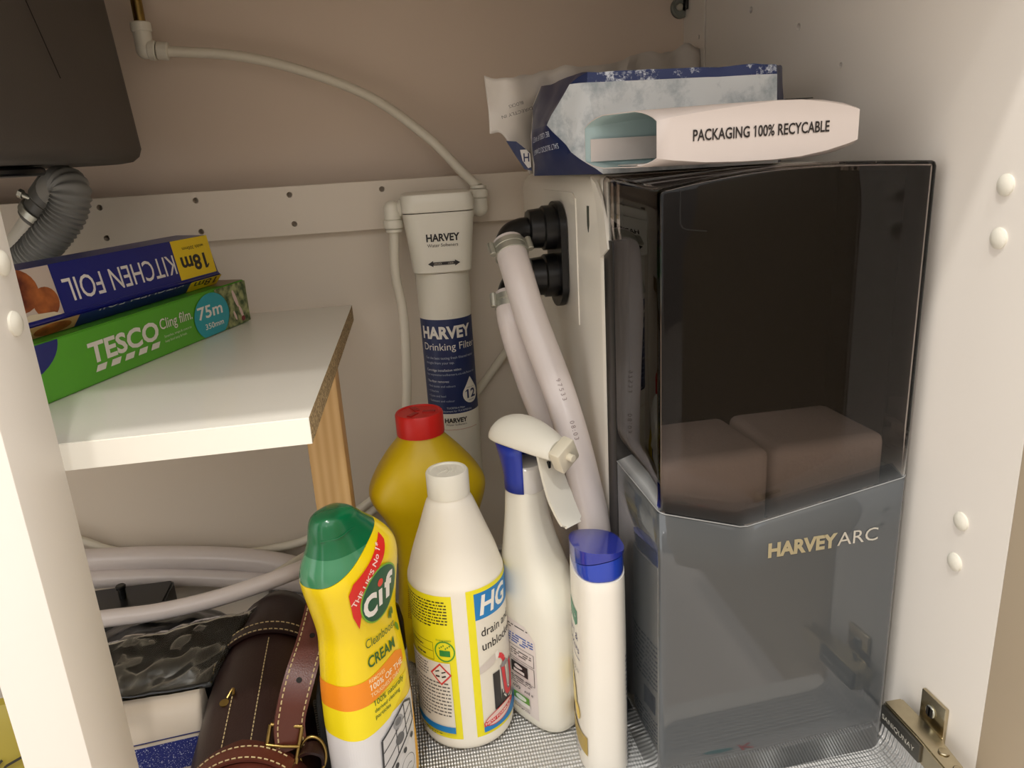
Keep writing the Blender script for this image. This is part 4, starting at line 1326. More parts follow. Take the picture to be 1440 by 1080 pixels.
pr.text('derived cleaning', -0.0165, 0.1078, 0.0038, (60, 96, 30), w=0.034, bold=0.006); pr.text('particles', -0.0165, 0.1022, 0.0038, (60, 96, 30), w=0.019, bold=0.006)
pr.text('CREAM', -0.0175, 0.1490, 0.0095, (50, 96, 34), w=0.0385, bold=0.02)
pr.text('Cleanboost', -0.0175, 0.1660, 0.0078, (70, 100, 34), w=0.0440)
pr.ellipse(0.0245, 0.1815, 0.0016, 0.0042, (70, 110, 34), 14, 0.35); pr.ellipse(0.0200, 0.1805, 0.0016, 0.0042, (70, 110, 34), 14, -0.35); pr.ellipse(0.0222, 0.1785, 0.0014, 0.0036, (70, 110, 34), 14)
pr.ellipse(0.0305, 0.1630, 0.0024, 0.0055, (80, 140, 30), 16, 0.5)
pr.poly([(-0.026, 0.2210), (-0.021, 0.2290), (0.000, 0.2385), (0.016, 0.2470), (0.0265, 0.2520), (0.0255, 0.2450), (0.014, 0.2340), (-0.004, 0.2220), (-0.0165, 0.2020), (-0.0215, 0.1870), (-0.0255, 0.2000)], (214, 34, 26))
pr.text("THE UK'S No 1*", -0.0225, 0.2080, 0.0046, (240, 214, 204), w=0.054, bold=0.015, rot=0.74)
pr.ellipse(0.0060, 0.2065, 0.0255, 0.0215, (120, 170, 40), 40, 0.62); pr.ellipse(0.0062, 0.2065, 0.0240, 0.0202, DG, 40, 0.62)
pr.text('C', -0.0150, 0.1930, 0.0185, (236, 232, 226), w=0.0165, bold=0.045); pr.text('\u0131', 0.0040, 0.1965, 0.0205, (236, 232, 226), w=0.0048, bold=0.03); pr.text('f', 0.0120, 0.1990, 0.0200, (236, 232, 226), w=0.0115, bold=0.045)
pr.ellipse(0.0064, 0.2165, 0.0034, 0.0034, (220, 64, 50), 18)
# hob picture
pr.poly([(-0.0165, 0.0380), (-0.0140, 0.0800), (0.020, 0.0960), (0.030, 0.0900), (0.032, 0.0670), (0.018, 0.0550)], (206, 204, 204))
hob = (58, 58, 60)
pr.line([(-0.0165, 0.0400), (-0.0140, 0.0790), (0.020, 0.0950), (0.030, 0.0900), (0.031, 0.0690), (-0.0165, 0.0400)], 0.0022, hob)
for a, b_ in (((-0.0155, 0.0530), (0.0308, 0.0790)), ((-0.0150, 0.0660), (0.0300, 0.0880)), ((0.0040, 0.0520), (0.0040, 0.0860)), ((0.0180, 0.0600), (0.0180, 0.0930))):
    pr.line([a, b_], 0.0011, hob)
pr.ellipse(0.0080, 0.0660, 0.0062, 0.0054, (96, 96, 98), 20); pr.ellipse(0.0080, 0.0830, 0.0072, 0.0060, (150, 150, 152), 20); pr.ellipse(0.0080, 0.0835, 0.0045, 0.0034, (110, 110, 112), 16)
for q in ((0.0, 0.0440), (0.0130, 0.0500), (0.0250, 0.0570)): pr.ellipse(q[0], q[1], 0.0026, 0.0028, hob, 12)
for q in ((-0.0060, 0.0200, 0.0110), (0.0150, 0.0330, 0.0100)):
    pr.ring(q[0], q[1], q[2], q[2], 0.0007, (110, 110, 110), 28)
pr.line([(-0.010, 0.016), (-0.008, 0.024), (0.0, 0.026)], 0.0010, (90, 90, 90)); pr.line([(0.010, 0.031), (0.016, 0.034), (0.020, 0.033)], 0.0010, (120, 120, 120))
pr.ring(0.0165, 0.0150, 0.0085, 0.0085, 0.0022, (70, 150, 100), 28); pr.ellipse(0.0165, 0.0150, 0.0066, 0.0066, (160, 196, 168), 20)
pr.build('printed_label', cmap, t, maxedge=0.003, lift=0.0002, step=0.00005)

# yellow bottle with red cap -----------------------------------------
t = thing('yellow_bottle', 'large yellow plastic bottle with red screw cap behind the white bottle', 'bottle', (0.0115, 0.742, 0.0025), math.radians(4))
YT = dense([(0.0, 0.043, 0.034, 0, 0), (0.006, 0.047, 0.038, 0, 0), (0.05, 0.046, 0.039, 0.002, 0), (0.11, 0.0425, 0.038, 0.004, 0), (0.145, 0.0440, 0.038, 0.005, 0), (0.170, 0.0520, 0.0395, 0.004, 0), (0.190, 0.0605, 0.0420, 0.002, 0), (0.203, 0.0615, 0.0420, 0.0015, 0), (0.220, 0.0535, 0.0395, 0.001, 0), (0.240, 0.0390, 0.032, 0, 0), (0.254, 0.0265, 0.0255, 0, 0), (0.259, 0.0225, 0.0225, 0, 0), (0.264, 0.0215, 0.0215, 0, 0)], 4)
obj('bottle', loft_bottle(YT, 64, 2.3), M('yellow_plastic', (214, 182, 6), 0.36), t)
bm = bmesh.new(); cap_at(bm, 0.2600, 0.2835, 0.0245, n=56, dish=0.001); obj('cap', bm, M('red_cap_plastic', (214, 28, 20), 0.4), t)
bm = bmesh.new()
for a in (0.3, 2.4, 4.4):
    add_box(bm, (-0.003, 0.004, 0.2822), (0.003, 0.017, 0.2836), 0.0005, mat=Matrix.Rotation(a, 4, 'Z'))
obj('cap_emboss', bm, M('red_cap_dark', (176, 24, 20), 0.5), t)
pr = Print()
pr.greek(-0.040, 0.060, 0.010, 0.095, 16, (150, 112, 10), 12, 0.45, 1.0)


def yel_S(u, z):
    a, b_, cx, cy = interp(YT, z); tt = -math.pi / 2 + u / 0.043
    c, s = math.cos(tt), math.sin(tt)
    return Vector((cx + a * math.copysign(abs(c) ** (2 / 2.3), c), cy + b_ * math.copysign(abs(s) ** (2 / 2.3), s), z))


pr.build('printed_copy', surf_map(yel_S), t, maxedge=0.006)

# small dark bottle behind the cream cleaner
t = thing('dark_bottle', 'small black bottle with white bands between yellow cleaner and white bottle', 'bottle', (-0.0455, 0.632, 0.0025))
obj('bottle', lathe([(0.018, 0), (0.0215, 0.003), (0.0215, 0.112), (0.0190, 0.126), (0.0120, 0.134), (0.0118, 0.137)], 40), M('dark_bottle_plastic', (20, 17, 17), 0.25), t)
bm = bmesh.new(); cap_at(bm, 0.1365, 0.148, 0.0128, ribs=30, rb=0.0003); obj('cap', bm, BLACK_PL, t)
obj('white_band', lathe([(0.0217, 0.052), (0.0218, 0.0525), (0.0218, 0.0835), (0.0217, 0.084)], 40, cap0=False, cap1=False), ink((206, 202, 194)), t)
obj('white_band', lathe([(0.0217, 0.022), (0.0218, 0.0225), (0.0218, 0.0345), (0.0217, 0.035)], 40, cap0=False, cap1=False), ink((206, 202, 194)), t)

# trigger spray ------------------------------------------------------
t = thing('spray_bottle', 'white trigger spray bottle with blue collar beside the hoses', 'spray bottle', (0.1060, 0.613, 0.0025), math.radians(-57))
ST = dense([(0.0, 0.034, 0.022, 0, 0), (0.004, 0.0385, 0.0262, 0, 0), (0.03, 0.0405, 0.0280, 0, 0), (0.115, 0.0405, 0.0280, 0, 0), (0.140, 0.0380, 0.0272, -0.001, 0), (0.165, 0.0310, 0.0248, -0.005, 0), (0.190, 0.0235, 0.0215, -0.0090, 0), (0.215, 0.0182, 0.0182, -0.0115, 0), (0.236, 0.0165, 0.0165, -0.0120, 0), (0.242, 0.0160, 0.0160, -0.012, 0)], 4)
obj('bottle', loft_bottle(ST, 60, 3.0), M('spray_white_plastic', (232, 228, 214), 0.34), t)
bm = lathe([(0.0178, 0.2385), (0.0182, 0.240), (0.0182, 0.262), (0.0165, 0.264)], 44, (-0.012, 0, 0)); obj('neck_collar', bm, M('collar_clear_white', (214, 210, 204), 0.2), t)
# blue shroud: open at the front of the neck
bm = bmesh.new(); rs = []
for z, r, ex_, cx in ((0.2395, 0.0188, 0.0, -0.012), (0.252, 0.0188, 0.0, -0.012), (0.262, 0.0191, 0.003, -0.012), (0.274, 0.0198, 0.008, -0.0120), (0.284, 0.0202, 0.0120, -0.0115)):
    ring_ = []
    for k in range(33):
        a = math.radians(46 + (268) * k / 32)
        px, py = r * math.cos(a), r * math.sin(a)
        if px < 0: px -= ex_ * (-px / r)
        ring_.append((cx + px, py, z))
    rs.append(ring_)
add_rings(bm, rs, closed=False)
sh = obj('blue_shroud', bm, M('spray_blue', (30, 52, 156), 0.3), t); solidify(sh, 0.0016, 1)
# white head: lofted along its length
HT = dense([(-0.0450, 0.005, 0.004, 0.2865, 0), (-0.0425, 0.0135, 0.0100, 0.2860, 0), (-0.034, 0.0195, 0.0165, 0.2865, 0), (-0.018, 0.0215, 0.0205, 0.2870, 0), (0.000, 0.0205, 0.0205, 0.2865, 0), (0.016, 0.0180, 0.0180, 0.2850, 0), (0.028, 0.0150, 0.0150, 0.2835, 0), (0.034, 0.0130, 0.0130, 0.2825, 0)], 4)
bm = bmesh.new(); rs = []
for (x, a, b_, zc, _) in HT:
    ring_ = []
    for k in range(36):
        q = 2 * math.pi * k / 36; c, s = math.cos(q), math.sin(q)
        zz = b_ * s if s > 0 else b_ * 0.30 * s
        ring_.append((x, a * c, zc + zz))
    rs.append(ring_)
add_rings(bm, rs); obj('head', bm, WHITE_PL, t)
bm = bmesh.new(); add_box(bm, (0.0, -0.0115, -0.0115), (0.012, 0.0115, 0.0115), 0.002, mat=Matrix.Translation((0.0335, 0, 0.2845)) @ Matrix.Rotation(math.radians(28), 4, 'X') @ Matrix.Rotation(math.radians(8), 4, 'Y'))
nz = obj('nozzle', bm, M('nozzle_white', (226, 218, 196), 0.35), t)
bm = bmesh.new(); cyl(bm, (0.0450, 0, 0.2838), (1, 0, -0.12), 0.0034, 0.0060, 18, 0.0005); obj('nozzle_tip', bm, M('nozzle_white', (226, 218, 196)), nz)
bm = bmesh.new()
pth = smooth_path([Vector((0.0180, 0, 0.2800)), Vector((0.0230, 0, 0.2660)), Vector((0.0300, 0, 0.2480)), Vector((0.0400, 0, 0.2300)), Vector((0.0480, 0, 0.2200))], 6)
nP = len(pth)
ribbon(bm, pth, (0, 1, 0), lambda i: 0.0270 - 0.010 * abs(i / nP - 0.55) - (0.006 if i > nP - 3 else 0), 0.0030)
bmesh.ops.bevel(bm, geom=[e for e in bm.edges if len(e.link_faces) == 2 and e.calc_face_angle(0) > 0.8], offset=0.0009, segments=2, affect='EDGES')
obj('trigger', bm, WHITE_PL, t)
bm = box((0.0215, -0.0035, 0.2680), (0.0245, -0.0010, 0.2740), 0.0003); obj('trigger_pin', bm, BLACK_PL, t)


def spr_S(u, z):
    a, b_, cx, cy = interp(ST, z); tt = -math.pi / 2 + u / 0.030
    c, s = math.cos(tt), math.sin(tt)
    return Vector((cx + a * math.copysign(abs(c) ** (2 / 3.0), c), cy + b_ * math.copysign(abs(s) ** (2 / 3.0), s), z))


G_ = (70, 66, 64)
pr = Print()
pr.poly([(-0.034, 0.020), (0.010, 0.012), (0.010, 0.100), (0.002, 0.112), (-0.034, 0.118)], (222, 212, 206))
pr.greek(-0.020, 0.1040, 0.004, 0.1100, 2, G_, 21, 0.4); pr.ellipse(-0.0190, 0.0975, 0.005, 0.005, (60, 84, 70), 18)
pr.greek(-0.012, 0.0890, 0.008, 0.1000, 4, (60, 96, 170), 22, 0.5)
pr.ellipse(-0.024, 0.0860, 0.007, 0.006, (206, 140, 120), 16)
pr.frame(-0.022, 0.0720, 0.008, 0.0855, 0.0004, G_); pr.greek(-0.006, 0.0760, 0.006, 0.0835, 3, G_, 23, 0.35); pr.greek(-0.021, 0.0730, -0.008, 0.0835, 4, G_, 24, 0.35)
pr.frame(-0.022, 0.0505, 0.008, 0.0700, 0.0004, G_)
for x in (-0.018, -0.006): pr.rect(x, 0.0560, x + 0.009, 0.0680, (36, 34, 34)); pr.ellipse(x + 0.0045, 0.0640, 0.0018, 0.0022, (220, 214, 208), 12); pr.rect(x + 0.002, 0.0575, x + 0.007, 0.0605, (220, 214, 208))
pr.greek(-0.020, 0.0440, 0.006, 0.0540, 4, G_, 25, 0.35)
pr.text('600 ml e', -0.0055, 0.0385, 0.0034, (52, 48, 46), w=0.012, bold=0.01)
pr.rect(-0.021, 0.0260, -0.012, 0.0420, (70, 74, 86))
for k in range(5): pr.rect(-0.0205 + k * 0.0018, 0.0265, -0.0198 + k * 0.0018, 0.0415, (200, 196, 196))
pr.rect(-0.005, 0.0220, 0.0035, 0.0345, (226, 222, 214)); pr.rect(-0.005, 0.0265, 0.0035, 0.0345, (96, 150, 60)); pr.ellipse(-0.0008, 0.0305, 0.0024, 0.0028, (220, 228, 210), 14)
pr.text('Recycle', -0.0045, 0.0175, 0.0022, G_, w=0.008)
pr.rect(-0.020, 0.0180, -0.010, 0.0225, (120, 170, 120))
pr.build('back_label', surf_map(spr_S), t, maxedge=0.005)

# shampoo bottle with blue cap ---------------------------------------
t = thing('shampoo_bottle', 'tall white bottle with blue flip cap standing against the softener', 'bottle', (0.1465, 0.553, 0.0025), math.radians(-6))
BT = dense([(0.0, 0.0180, 0.030, 0, 0), (0.003, 0.0198, 0.0335, 0, 0), (0.02, 0.0205, 0.0350, 0, 0), (0.12, 0.0206, 0.0352, 0, 0), (0.210, 0.0204, 0.0345, 0, 0), (0.2185, 0.0202, 0.0335, 0, 0)], 5)
obj('bottle', loft_bottle(BT, 56, 2.6), M('shampoo_white_plastic', (238, 233, 222), 0.3), t)
CTb = dense([(0.2190, 0.0192, 0.0320, 0, 0), (0.2205, 0.0196, 0.0325, 0, 0), (0.229, 0.0198, 0.0320, 0, 0), (0.240, 0.0198, 0.0310, 0, 0), (0.256, 0.0194, 0.0300, 0, 0)], 4)
full = loft_bottle(CTb, 56, 2.6)
n1 = Vector((0.10, -0.40, 1)).normalized()
c1 = Vector((0, 0, 0.2365)); n_top = Vector((0.10, 0.20, 1)).normalized()
BLC = M('blue_cap_plastic', (26, 62, 176), 0.2, coat=0.3)
cap_all = split(full, c1, n_top, False); full.free()
gc = Vector((0, -0.031, 0.2350)); n_g = Vector((-0.16, 0.20, 1)).normalized()
lowc = split(cap_all, gc - n_g * 0.0005, n_g, False); upc = split(cap_all, gc + n_g * 0.0005, n_g, True); cap_all.free()
for v_ in upc.verts: v_.co.x *= 1.035; v_.co.y = v_.co.y * 1.02
obj('cap_base', lowc, BLC, t); obj('flip_lid', upc, M('blue_lid_plastic', (34, 48, 150), 0.16, coat=0.4), t)


def sh_S(u, z):
    a, b_, cx, cy = interp(BT, z); tt = math.pi + u / 0.029
    c, s = math.cos(tt), math.sin(tt)
    return Vector((cx + a * math.copysign(abs(c) ** (2 / 2.6), c), cy + b_ * math.copysign(abs(s) ** (2 / 2.6), s), z))


NV = (44, 48, 104)
pr = Print()
pr.poly([(-0.010, 0.1860), (0.012, 0.1860), (0.012, 0.1750), (0.0075, 0.1705), (-0.010, 0.1740)], (50, 132, 100))
pr.text('New', 0.003, 0.1780, 0.0030, (220, 228, 220), w=0.006)
pr.text('Pearl &', -0.014, 0.1585, 0.0062, NV, w=0.026, bold=0.006); pr.text('flowers', -0.014, 0.1480, 0.0062, NV, w=0.028, bold=0.006)
pr.line([(-0.012, 0.1430), (0.015, 0.1430)], 0.0008, NV)
pr.greek(-0.010, 0.1250, 0.012, 0.1330, 2, (150, 150, 160), 31, 0.4)
pr.ellipse(-0.004, 0.1020, 0.008, 0.018, (232, 214, 140), 20, 0.3); pr.ellipse(0.006, 0.0880, 0.006, 0.007, (238, 206, 96), 18)
pr.poly([(-0.020, 0.0740), (0.024, 0.0740), (0.024, 0.0560), (-0.020, 0.0600)], (176, 150, 70))
pr.greek(-0.008, 0.0470, 0.012, 0.0560, 2, (110, 110, 140), 33, 0.4)
pr.build('front_label', surf_map(sh_S), t, maxedge=0.005)
pr = Print()


def sh_S2(u, z):
    a, b_, cx, cy = interp(BT, z); tt = u / 0.029
    c, s = math.cos(tt), math.sin(tt)
    return Vector((cx + a * math.copysign(abs(c) ** (2 / 2.6), c), cy + b_ * math.copysign(abs(s) ** (2 / 2.6), s), z))


pr.greek(-0.020, 0.1050, 0.020, 0.1500, 10, (80, 84, 110), 41, 0.4); pr.rect(-0.016, 0.0800, 0.0, 0.0980, (50, 52, 84)); pr.greek(-0.020, 0.0450, 0.020, 0.0760, 8, (80, 84, 110), 42, 0.4)
for k in range(9): pr.rect(-0.014 + k * 0.0026, 0.0180, -0.0128 + k * 0.0026, 0.0380, (50, 50, 56))
pr.build('back_label', surf_map(sh_S2), t, maxedge=0.005)

# the bottle as built is taken to its true size
for ch in t.children:
    for v_ in ch.data.vertices:
        v_.co = Vector((v_.co.x * 1.08, v_.co.y * 1.08, max(v_.co.z * 1.08 - 0.0424, 0.0)))

# ================================================================== LEFT FLOOR CORNER
# leather bag --------------------------------------------------------
BX = -0.160
t = thing('leather_bag', 'dark brown leather bag with cream stitching and a buckled strap', 'bag', (BX, 0.66, 0.0025))
bm = bmesh.new(); rs = []
for Y, hw_, h_ in ((0.478, 0.044, 0.066), (0.484, 0.050, 0.074), (0.500, 0.0525, 0.079), (0.56, 0.0535, 0.088), (0.62, 0.0530, 0.096), (0.68, 0.0490, 0.102), (0.73, 0.0420, 0.100), (0.760, 0.036, 0.088), (0.768, 0.028, 0.070)):
    ring_ = [(-hw_, 0.0), (hw_, 0.0)]
    for k in range(19):
        a = math.pi * k / 18
        ring_.append((hw_ * math.cos(a), h_ - 0.05 + 0.05 * math.sin(a)) if h_ > 0.06 else (hw_ * math.cos(a), h_ * math.sin(a)))
    rs.append([(x, Y - 0.66, z) for x, z in ring_])
add_rings(bm, rs); obj('body', bm, LEATHER, t, angle=50)


def bag_top(x, Y, lift=0.0):
    tabl = [(0.478, 0.044, 0.066), (0.484, 0.050, 0.074), (0.500, 0.0525, 0.079), (0.56, 0.0535, 0.088), (0.62, 0.0530, 0.096), (0.68, 0.0490, 0.102), (0.73, 0.0420, 0.100), (0.760, 0.036, 0.088)]
    hw_, h_ = interp(tabl, Y); k = max(-1, min(1, x / hw_))
    return Vector((x, Y - 0.66, h_ - 0.05 + (0.05) * math.sqrt(max(0, 1 - k * k)) + lift))


# arched band across the bag with two rows of stitches
pth = [bag_top(0.0498 * math.cos(a), 0.668, 0) for a in [math.radians(q) for q in range(176, 3, -8)]]
pth = [p_ + Vector((p_.x * 0.05, 0, 0.0022)) for p_ in pth]
bm = bmesh.new(); ribbon(bm, pth, (0, 1, 0), 0.016, 0.0032); bd = obj('arched_band', bm, LEATHER, t)
for dy in (-0.006, 0.006):
    obj('stitching', stitches(pth, lambda i, dy=dy: Vector((0, dy, 0)) + (Vector((pth[i].x, 0, pth[i].z - 0.05)).normalized() * 0.0018)), THREAD, bd)
# seams running along the top
for x0, Y0, Y1 in ((0.006, 0.535, 0.656), (-0.0175, 0.535, 0.588)):
    ln = [bag_top(x0 + 0.0, Y0 + (Y1 - Y0) * k / 20, 0.0006) for k in range(21)]
    obj('stitching', stitches(ln, lambda i: Vector((0, 0, 0)), 0.0005, 0.0026, 0.0016), THREAD, t)
bm = bmesh.new(); add_tube(bm, smooth_path([bag_top(-0.022, 0.588, 0.001), bag_top(-0.0175, 0.594, 0.003), bag_top(-0.016, 0.587, 0.002)], 5), 0.0012, 8); cyl(bm, bag_top(-0.024, 0.584, 0.0005), (0, -0.2, 1), 0.0040, 0.0012, 16); obj('stud', bm, BRASS, t)
# russet front flap with a strap across it
bm = bmesh.new(); rs = []
for Y in (0.467, 0.474, 0.500, 0.534):
    row = []
    for k in range(25):
        a = math.radians(178 - 176 * k / 24); p_ = bag_top(0.0525 * math.cos(a), max(Y, 0.485), 0.0016)
        if Y < 0.48: p_ = p_ + Vector((0, Y - 0.485, -0.012 if Y < 0.472 else -0.003))
        if Y > 0.53: p_ = p_ + Vector((0, -0.012 * abs(math.cos(a)), 0))
        row.append(p_)
    rs.append(row)
add_rings(bm, rs, closed=False); fl_ = obj('flap', bm, LEATHER2, t); solidify(fl_, 0.002, 1)
edge = [bag_top(0.0525 * math.cos(a), 0.524, 0.0045) for a in [math.radians(q) for q in range(150, 36, -6)]]
edge = [p_ + Vector((0, -0.012 + 0.006 * math.sin(math.pi * i / len(edge)), 0)) for i, p_ in enumerate(edge)]
bm = bmesh.new(); ribbon(bm, edge, (0, 1, 0), 0.0155, 0.0024); cs = obj('cross_strap', bm, LEATHER2, t)
for dy in (-0.006, 0.006):
    obj('stitching', stitches(edge, lambda i, dy=dy: Vector((0, dy, 0.0020))), THREAD, cs)
# strap rising to the right with holes and stitching
sp = [at(410, 1054, 0.527), at(407, 1020, 0.532), at(413, 985, 0.540), at(424, 945, 0.556), at(438, 900, 0.582), at(446, 868, 0.602), at(452, 840, 0.622)]
pth = smooth_path(sp, 7); loc = t.matrix_basis.translation
pth = [p_ - loc for p_ in pth]
wd = Vector((0.86, 0.42, 0.12))
bm = bmesh.new(); ribbon(bm, pth, wd, 0.025, 0.0026); stp = obj('strap', bm, LEATHER2, t)
fr = frames(pth)
nrm = []
for i in range(len(pth)):
    a = (wd - fr[i][0] * wd.dot(fr[i][0])).normalized(); n_ = fr[i][0].cross(a)
    if n_.y > 0: n_ = -n_
    nrm.append((a, n_))
for dx in (-0.0098, 0.0098):
    obj('stitching', stitches(pth, lambda i, dx=dx: nrm[i][0] * dx + nrm[i][1] * 0.0014), THREAD, stp)
for i in (int(len(pth) * 0.46), int(len(pth) * 0.68)):
    bm = bmesh.new(); cyl(bm, pth[i] + nrm[i][1] * 0.0009, nrm[i][1], 0.0024, 0.0008, 16); obj('strap_hole', bm, DARK_HOLE, stp)
# buckle
bc = at(398, 1048, 0.526) - loc
bm = bmesh.new(); fw, fh_ = 0.0125, 0.0150
rot = Matrix.Rotation(math.radians(16), 4, 'Y') @ Matrix.Rotation(math.radians(-28), 4, 'X')
loop = [Vector((x, 0, z)) for x, z in ((-fw, -fh_), (fw, -fh_), (fw, fh_), (-fw, fh_), (-fw, -fh_))]
for a, b_ in zip(loop[:-1], loop[1:]):
    add_tube(bm, [bc + rot @ a, bc + rot @ ((a + b_) / 2), bc + rot @ b_], 0.0017, 12)
add_tube(bm, [bc + rot @ Vector((0.0125, -0.001, 0)), bc + rot @ Vector((0, -0.004, 0)), bc + rot @ Vector((-0.013, -0.002, 0))], 0.0014, 10)
obj('buckle', bm, BRASS, t)
rc = at(440, 1062, 0.527) - loc
bm = bmesh.new(); ringp = [rc + Vector((0.0105 * math.cos(a), 0.004 * math.sin(a), 0.0150 * math.sin(a))) for a in [2 * math.pi * k / 28 for k in range(29)]]
add_tube(bm, ringp, 0.0014, 10); obj('strap_ring', bm, BRASS, t)
bm = bmesh.new(); ribbon(bm, smooth_path([rc + Vector((-0.012, 0.002, -0.012)), rc + Vector((-0.010, 0.0, 0.004)), rc + Vector((0.0, -0.003, 0.010)), rc + Vector((0.008, 0.0, 0.002)), rc + Vector((0.008, 0.003, -0.012))], 6), (0.1, 1, 0), 0.012, 0.0025); obj('strap_keeper', bm, LEATHER, t)
# carrying handle loop standing up behind
bm = bmesh.new(); ribbon(bm, smooth_path([Vector((0.036, 0.02, 0.075)), Vector((0.047, 0.035, 0.100)), Vector((0.053, 0.060, 0.120)), Vector((0.050, 0.085, 0.105)), Vector((0.044, 0.095, 0.070))], 7), (0.3, 0.2, 0.1), 0.010, 0.003); obj('handle_loop', bm, LEATHER, t)

# zip-edged black cloth pouch standing between bag and cleaner
t = thing('black_pouch', 'narrow black pouch with a zip standing between leather bag and yellow cleaner', 'pouch', (-0.0985, 0.578, 0.0025))
bm = bmesh.new(); rs = []
for z, a, b_ in ((0, 0.0035, 0.028), (0.006, 0.005, 0.032), (0.06, 0.005, 0.032), (0.095, 0.004, 0.030), (0.105, 0.002, 0.026)):
    rs.append(sring(a, b_, z, 0, 0, 28, 3))
add_rings(bm, rs); obj('pouch', bm, M('black_fabric', (20, 19, 18), 0.8, bump=0.3, bscale=900), t)
bm = bmesh.new()
for k in range(38): add_box(bm, (-0.0058, -0.024, 0.006 + k * 0.0024), (-0.0036, -0.0205, 0.0074 + k * 0.0024))
zz = obj('zip', bm, M('zip_metal', (70, 66, 58), 0.35, metal=0.8), t, smooth=False); zz['kind'] = 'stuff'

# white packet with a speckled blue band ------------------------------
PKX = -0.2660
t = thing('white_packet', 'white paper packet with a speckled blue band beside the leather bag', 'packet', (PKX, 0.62, 0.0025), math.radians(6))
bm = bmesh.new(); rs = []
for z, y0, y1, w_ in ((0, -0.026, 0.020, 0.050), (0.004, -0.030, 0.022, 0.052), (0.05, -0.026, 0.022, 0.052), (0.066, -0.018, 0.018, 0.052), (0.071, -0.012, 0.012, 0.0515), (0.074, -0.006, 0.006, 0.050)):
    rs.append(rrect(-w_, y0, w_, y1, 0.006, z, 4))
add_rings(bm, rs); obj('packet', bm, M('packet_white', (224, 210, 192), 0.5, var=0.05, vscale=30), t)


def pk_map(x, y, h):
    yy = interp([(0.0, -0.026), (0.004, -0.030), (0.05, -0.026), (0.066, -0.018), (0.071, -0.012), (0.074, -0.006)], y)[0]
    return Vector((x, yy - h * 0.97, y + h * 0.2))


pr = Print()
pr.rect(-0.055, 0.018, 0.0510, 0.046, 'speckled_blue_print')
pr.rect(-0.055, 0.0495, 0.0510, 0.0505, (44, 48, 110)); pr.rect(-0.055, 0.0125, 0.0510, 0.0135, (44, 48, 110))
pr.build('blue_band', pk_map, t, maxedge=0.012, lift=0.0006)
bm = bmesh.new(); add_box(bm, (0.0515, -0.022, 0.018), (0.0524, 0.018, 0.046)); obj('side_band', bm, _mats['speckled_blue_print'], t, smooth=False)

# black bin bag with clear film over it
t = thing('black_plastic_bag', 'crumpled black plastic bag behind the white packet', 'bag', (-0.284, 0.718, 0.0025))
bm = bmesh.new(); bmesh.ops.create_icosphere(bm, subdivisions=5, radius=1.0)
for v_ in bm.verts:
    c = v_.co.copy(); k = 1 + 0.12 * noise.noise(c * 2.2) + 0.06 * noise.noise(c * 6) + 0.03 * abs(noise.noise(c * 13))
    v_.co = Vector((c.x * 0.088 * k, c.y * 0.074 * k, max(c.z * 0.048 * k + 0.040, 0.0)))
obj('bag', bm, M('black_film', (18, 18, 18), 0.28, bump=0.25, bscale=60), t, normals=True)
bm = bmesh.new(); G = []
for i in range(29):
    row = []
    for j in range(15):
        u, w_ = i / 28, j / 14
        x = -0.070 + 0.150 * u + 0.030 * w_ * u; y = -0.098 + 0.062 * w_ + 0.03 * u * w_
        z = 0.0785 + 0.018 * math.sin(w_ * 1.5) + 0.004 * u * w_
        q = Vector((x, y, z)); z += (noise.noise(q * 60) * 0.004 + noise.noise(q * 140) * 0.0022) * min(1, w_ * 3 + 0.25)
        row.append(bm.verts.new((x, y, z)))
    G.append(row)
for i in range(28):
    for j in range(14): bm.faces.new((G[i][j], G[i + 1][j], G[i + 1][j + 1], G[i][j + 1]))
cf = obj('clear_film', bm, CLEAR, t, angle=30); solidify(cf, 0.0003, 0)

# black plastic tray with an upright peg
t = thing('black_tray', 'black plastic tray with an upright peg behind the front hose', 'tray', (-0.36, 0.858, 0.0025))
bm = bmesh.new(); add_rings(bm, [rrect(-0.075, -0.028, 0.052, 0.028, 0.006, z, 4) for z in (0.0, 0.050)]); bmesh.ops.bevel(bm, geom=[e for e in bm.edges if abs(e.verts[0].co.z - e.verts[1].co.z) < 1e-6], offset=0.002, segments=2, affect='EDGES'); obj('body', bm, BLACK_PL, t)
bm = bmesh.new(); cyl(bm, (0.000, 0, 0.049), (0, 0, 1), 0.0042, 0.016, 16, 0.0008); cyl(bm, (0.000, 0, 0.062), (0, 0, 1), 0.0058, 0.005, 16, 0.001); obj('peg', bm, BLACK_PL, t)
bm = bmesh.new(); add_box(bm, (-0.074, -0.030, 0.044), (0.080, -0.024, 0.052), 0.001); obj('rim', bm, BLACK_PL, t)

# yellow printed bag in the next cabinet bay
t = thing('yellow_paper_bag', 'shade-toned yellow paper bag with black twig drawing beyond the left post', 'bag', (-0.345, 0.475, 0.0))
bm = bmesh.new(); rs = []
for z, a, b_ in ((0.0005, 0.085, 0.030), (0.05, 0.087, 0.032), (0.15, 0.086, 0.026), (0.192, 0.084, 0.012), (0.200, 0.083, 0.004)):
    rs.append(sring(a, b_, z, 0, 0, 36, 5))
add_rings(bm, rs); obj('bag', bm, M('shade_toned_yellow_paper', (150, 134, 42), 0.5, var=0.25, vscale=14), t)  # yellow base darkened to olive, standing in for shade behind the post
pr = Print()
for q in ([(0.030, 0.130), (0.045, 0.150), (0.058, 0.158), (0.070, 0.160)], [(0.045, 0.150), (0.050, 0.163), (0.058, 0.170)], [(0.050, 0.154), (0.060, 0.166), (0.070, 0.170)], [(0.040, 0.143), (0.058, 0.146), (0.068, 0.150)]):
    pr.line(q, 0.0016, (32, 28, 16))
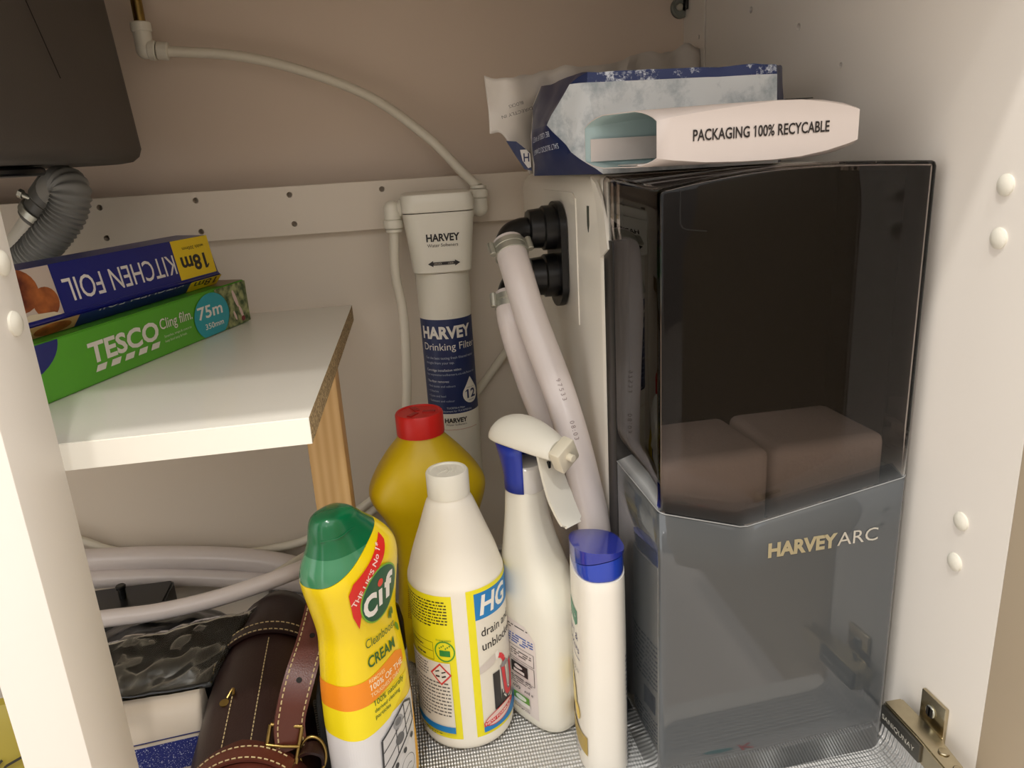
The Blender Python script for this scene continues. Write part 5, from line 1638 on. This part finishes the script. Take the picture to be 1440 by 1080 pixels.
pr.build('twig_drawing', lambda x, y, h: Vector((x, -interp([(0.0, 0.030), (0.05, 0.032), (0.15, 0.026), (0.192, 0.012)], y)[0] - 0.0012 - h, y)), t, maxedge=0.01)

# ================================================================== HINGE
t = thing('cabinet_hinge', 'nickel concealed cabinet hinge on the right panel near the floor', 'hinge', (XR, 0.445, 0.06))
obj('mounting_plate', box((-0.0035, -0.012, -0.022), (0.0, 0.016, 0.032), 0.0012), NICKEL, t)
obj('plate_wing', box((-0.0105, -0.012, -0.010), (-0.0034, 0.026, 0.004), 0.001), NICKEL, t)
bm = bmesh.new(); cyl(bm, (-0.0034, 0.003, 0.019), (-1, 0, 0), 0.0052, 0.0018, 20, 0.0006); sc = obj('screw', bm, STEEL, t)
bm = bmesh.new(); add_box(bm, (-0.0056, -0.0005, 0.0150), (-0.0050, 0.0065, 0.0230)); add_box(bm, (-0.0056, 0.0022, 0.0145), (-0.0050, 0.0038, 0.0235)); obj('screw_slot', bm, DARK_HOLE, sc, smooth=False)
bm = bmesh.new()
rs = []
for y, x0, x1, z0, z1 in ((0.033, -0.024, -0.010, -0.006, 0.008), (0.030, -0.026, -0.0085, -0.010, 0.011), (-0.010, -0.026, -0.0085, -0.010, 0.011), (-0.045, -0.0275, -0.012, -0.009, 0.010), (-0.052, -0.027, -0.014, -0.006, 0.007)):
    rs.append([(x, y, z) for x, z in ((x0, z0), (x1, z0), (x1, z1), (x0, z1))])
add_rings(bm, rs); bmesh.ops.bevel(bm, geom=list(bm.edges), offset=0.0012, segments=2, affect='EDGES'); arm = obj('arm', bm, NICKEL, t)
bm = bmesh.new(); cyl(bm, (-0.017, -0.030, 0.0105), (0, 0, 1), 0.0042, 0.0016, 18, 0.0005); cyl(bm, (-0.018, -0.046, 0.0085), (0, -0.3, 1), 0.0036, 0.0016, 18, 0.0005); obj('rivet', bm, NICKEL, arm)
obj('arm_cap', box((-0.0285, -0.018, -0.0085), (-0.0258, 0.030, 0.0085), 0.0008), M('hinge_cap_dark', (92, 90, 84), 0.35, metal=0.8), arm)
pr = Print(); pr.text('SANIQUNAY', 0.003, -0.0022, 0.0046, (196, 192, 180), w=0.040)
pr.build('stamped_lettering', plane_map((-0.0287, 0.030, 0), (0, -1, 0), (0, 0, 1)), arm, maxedge=None)
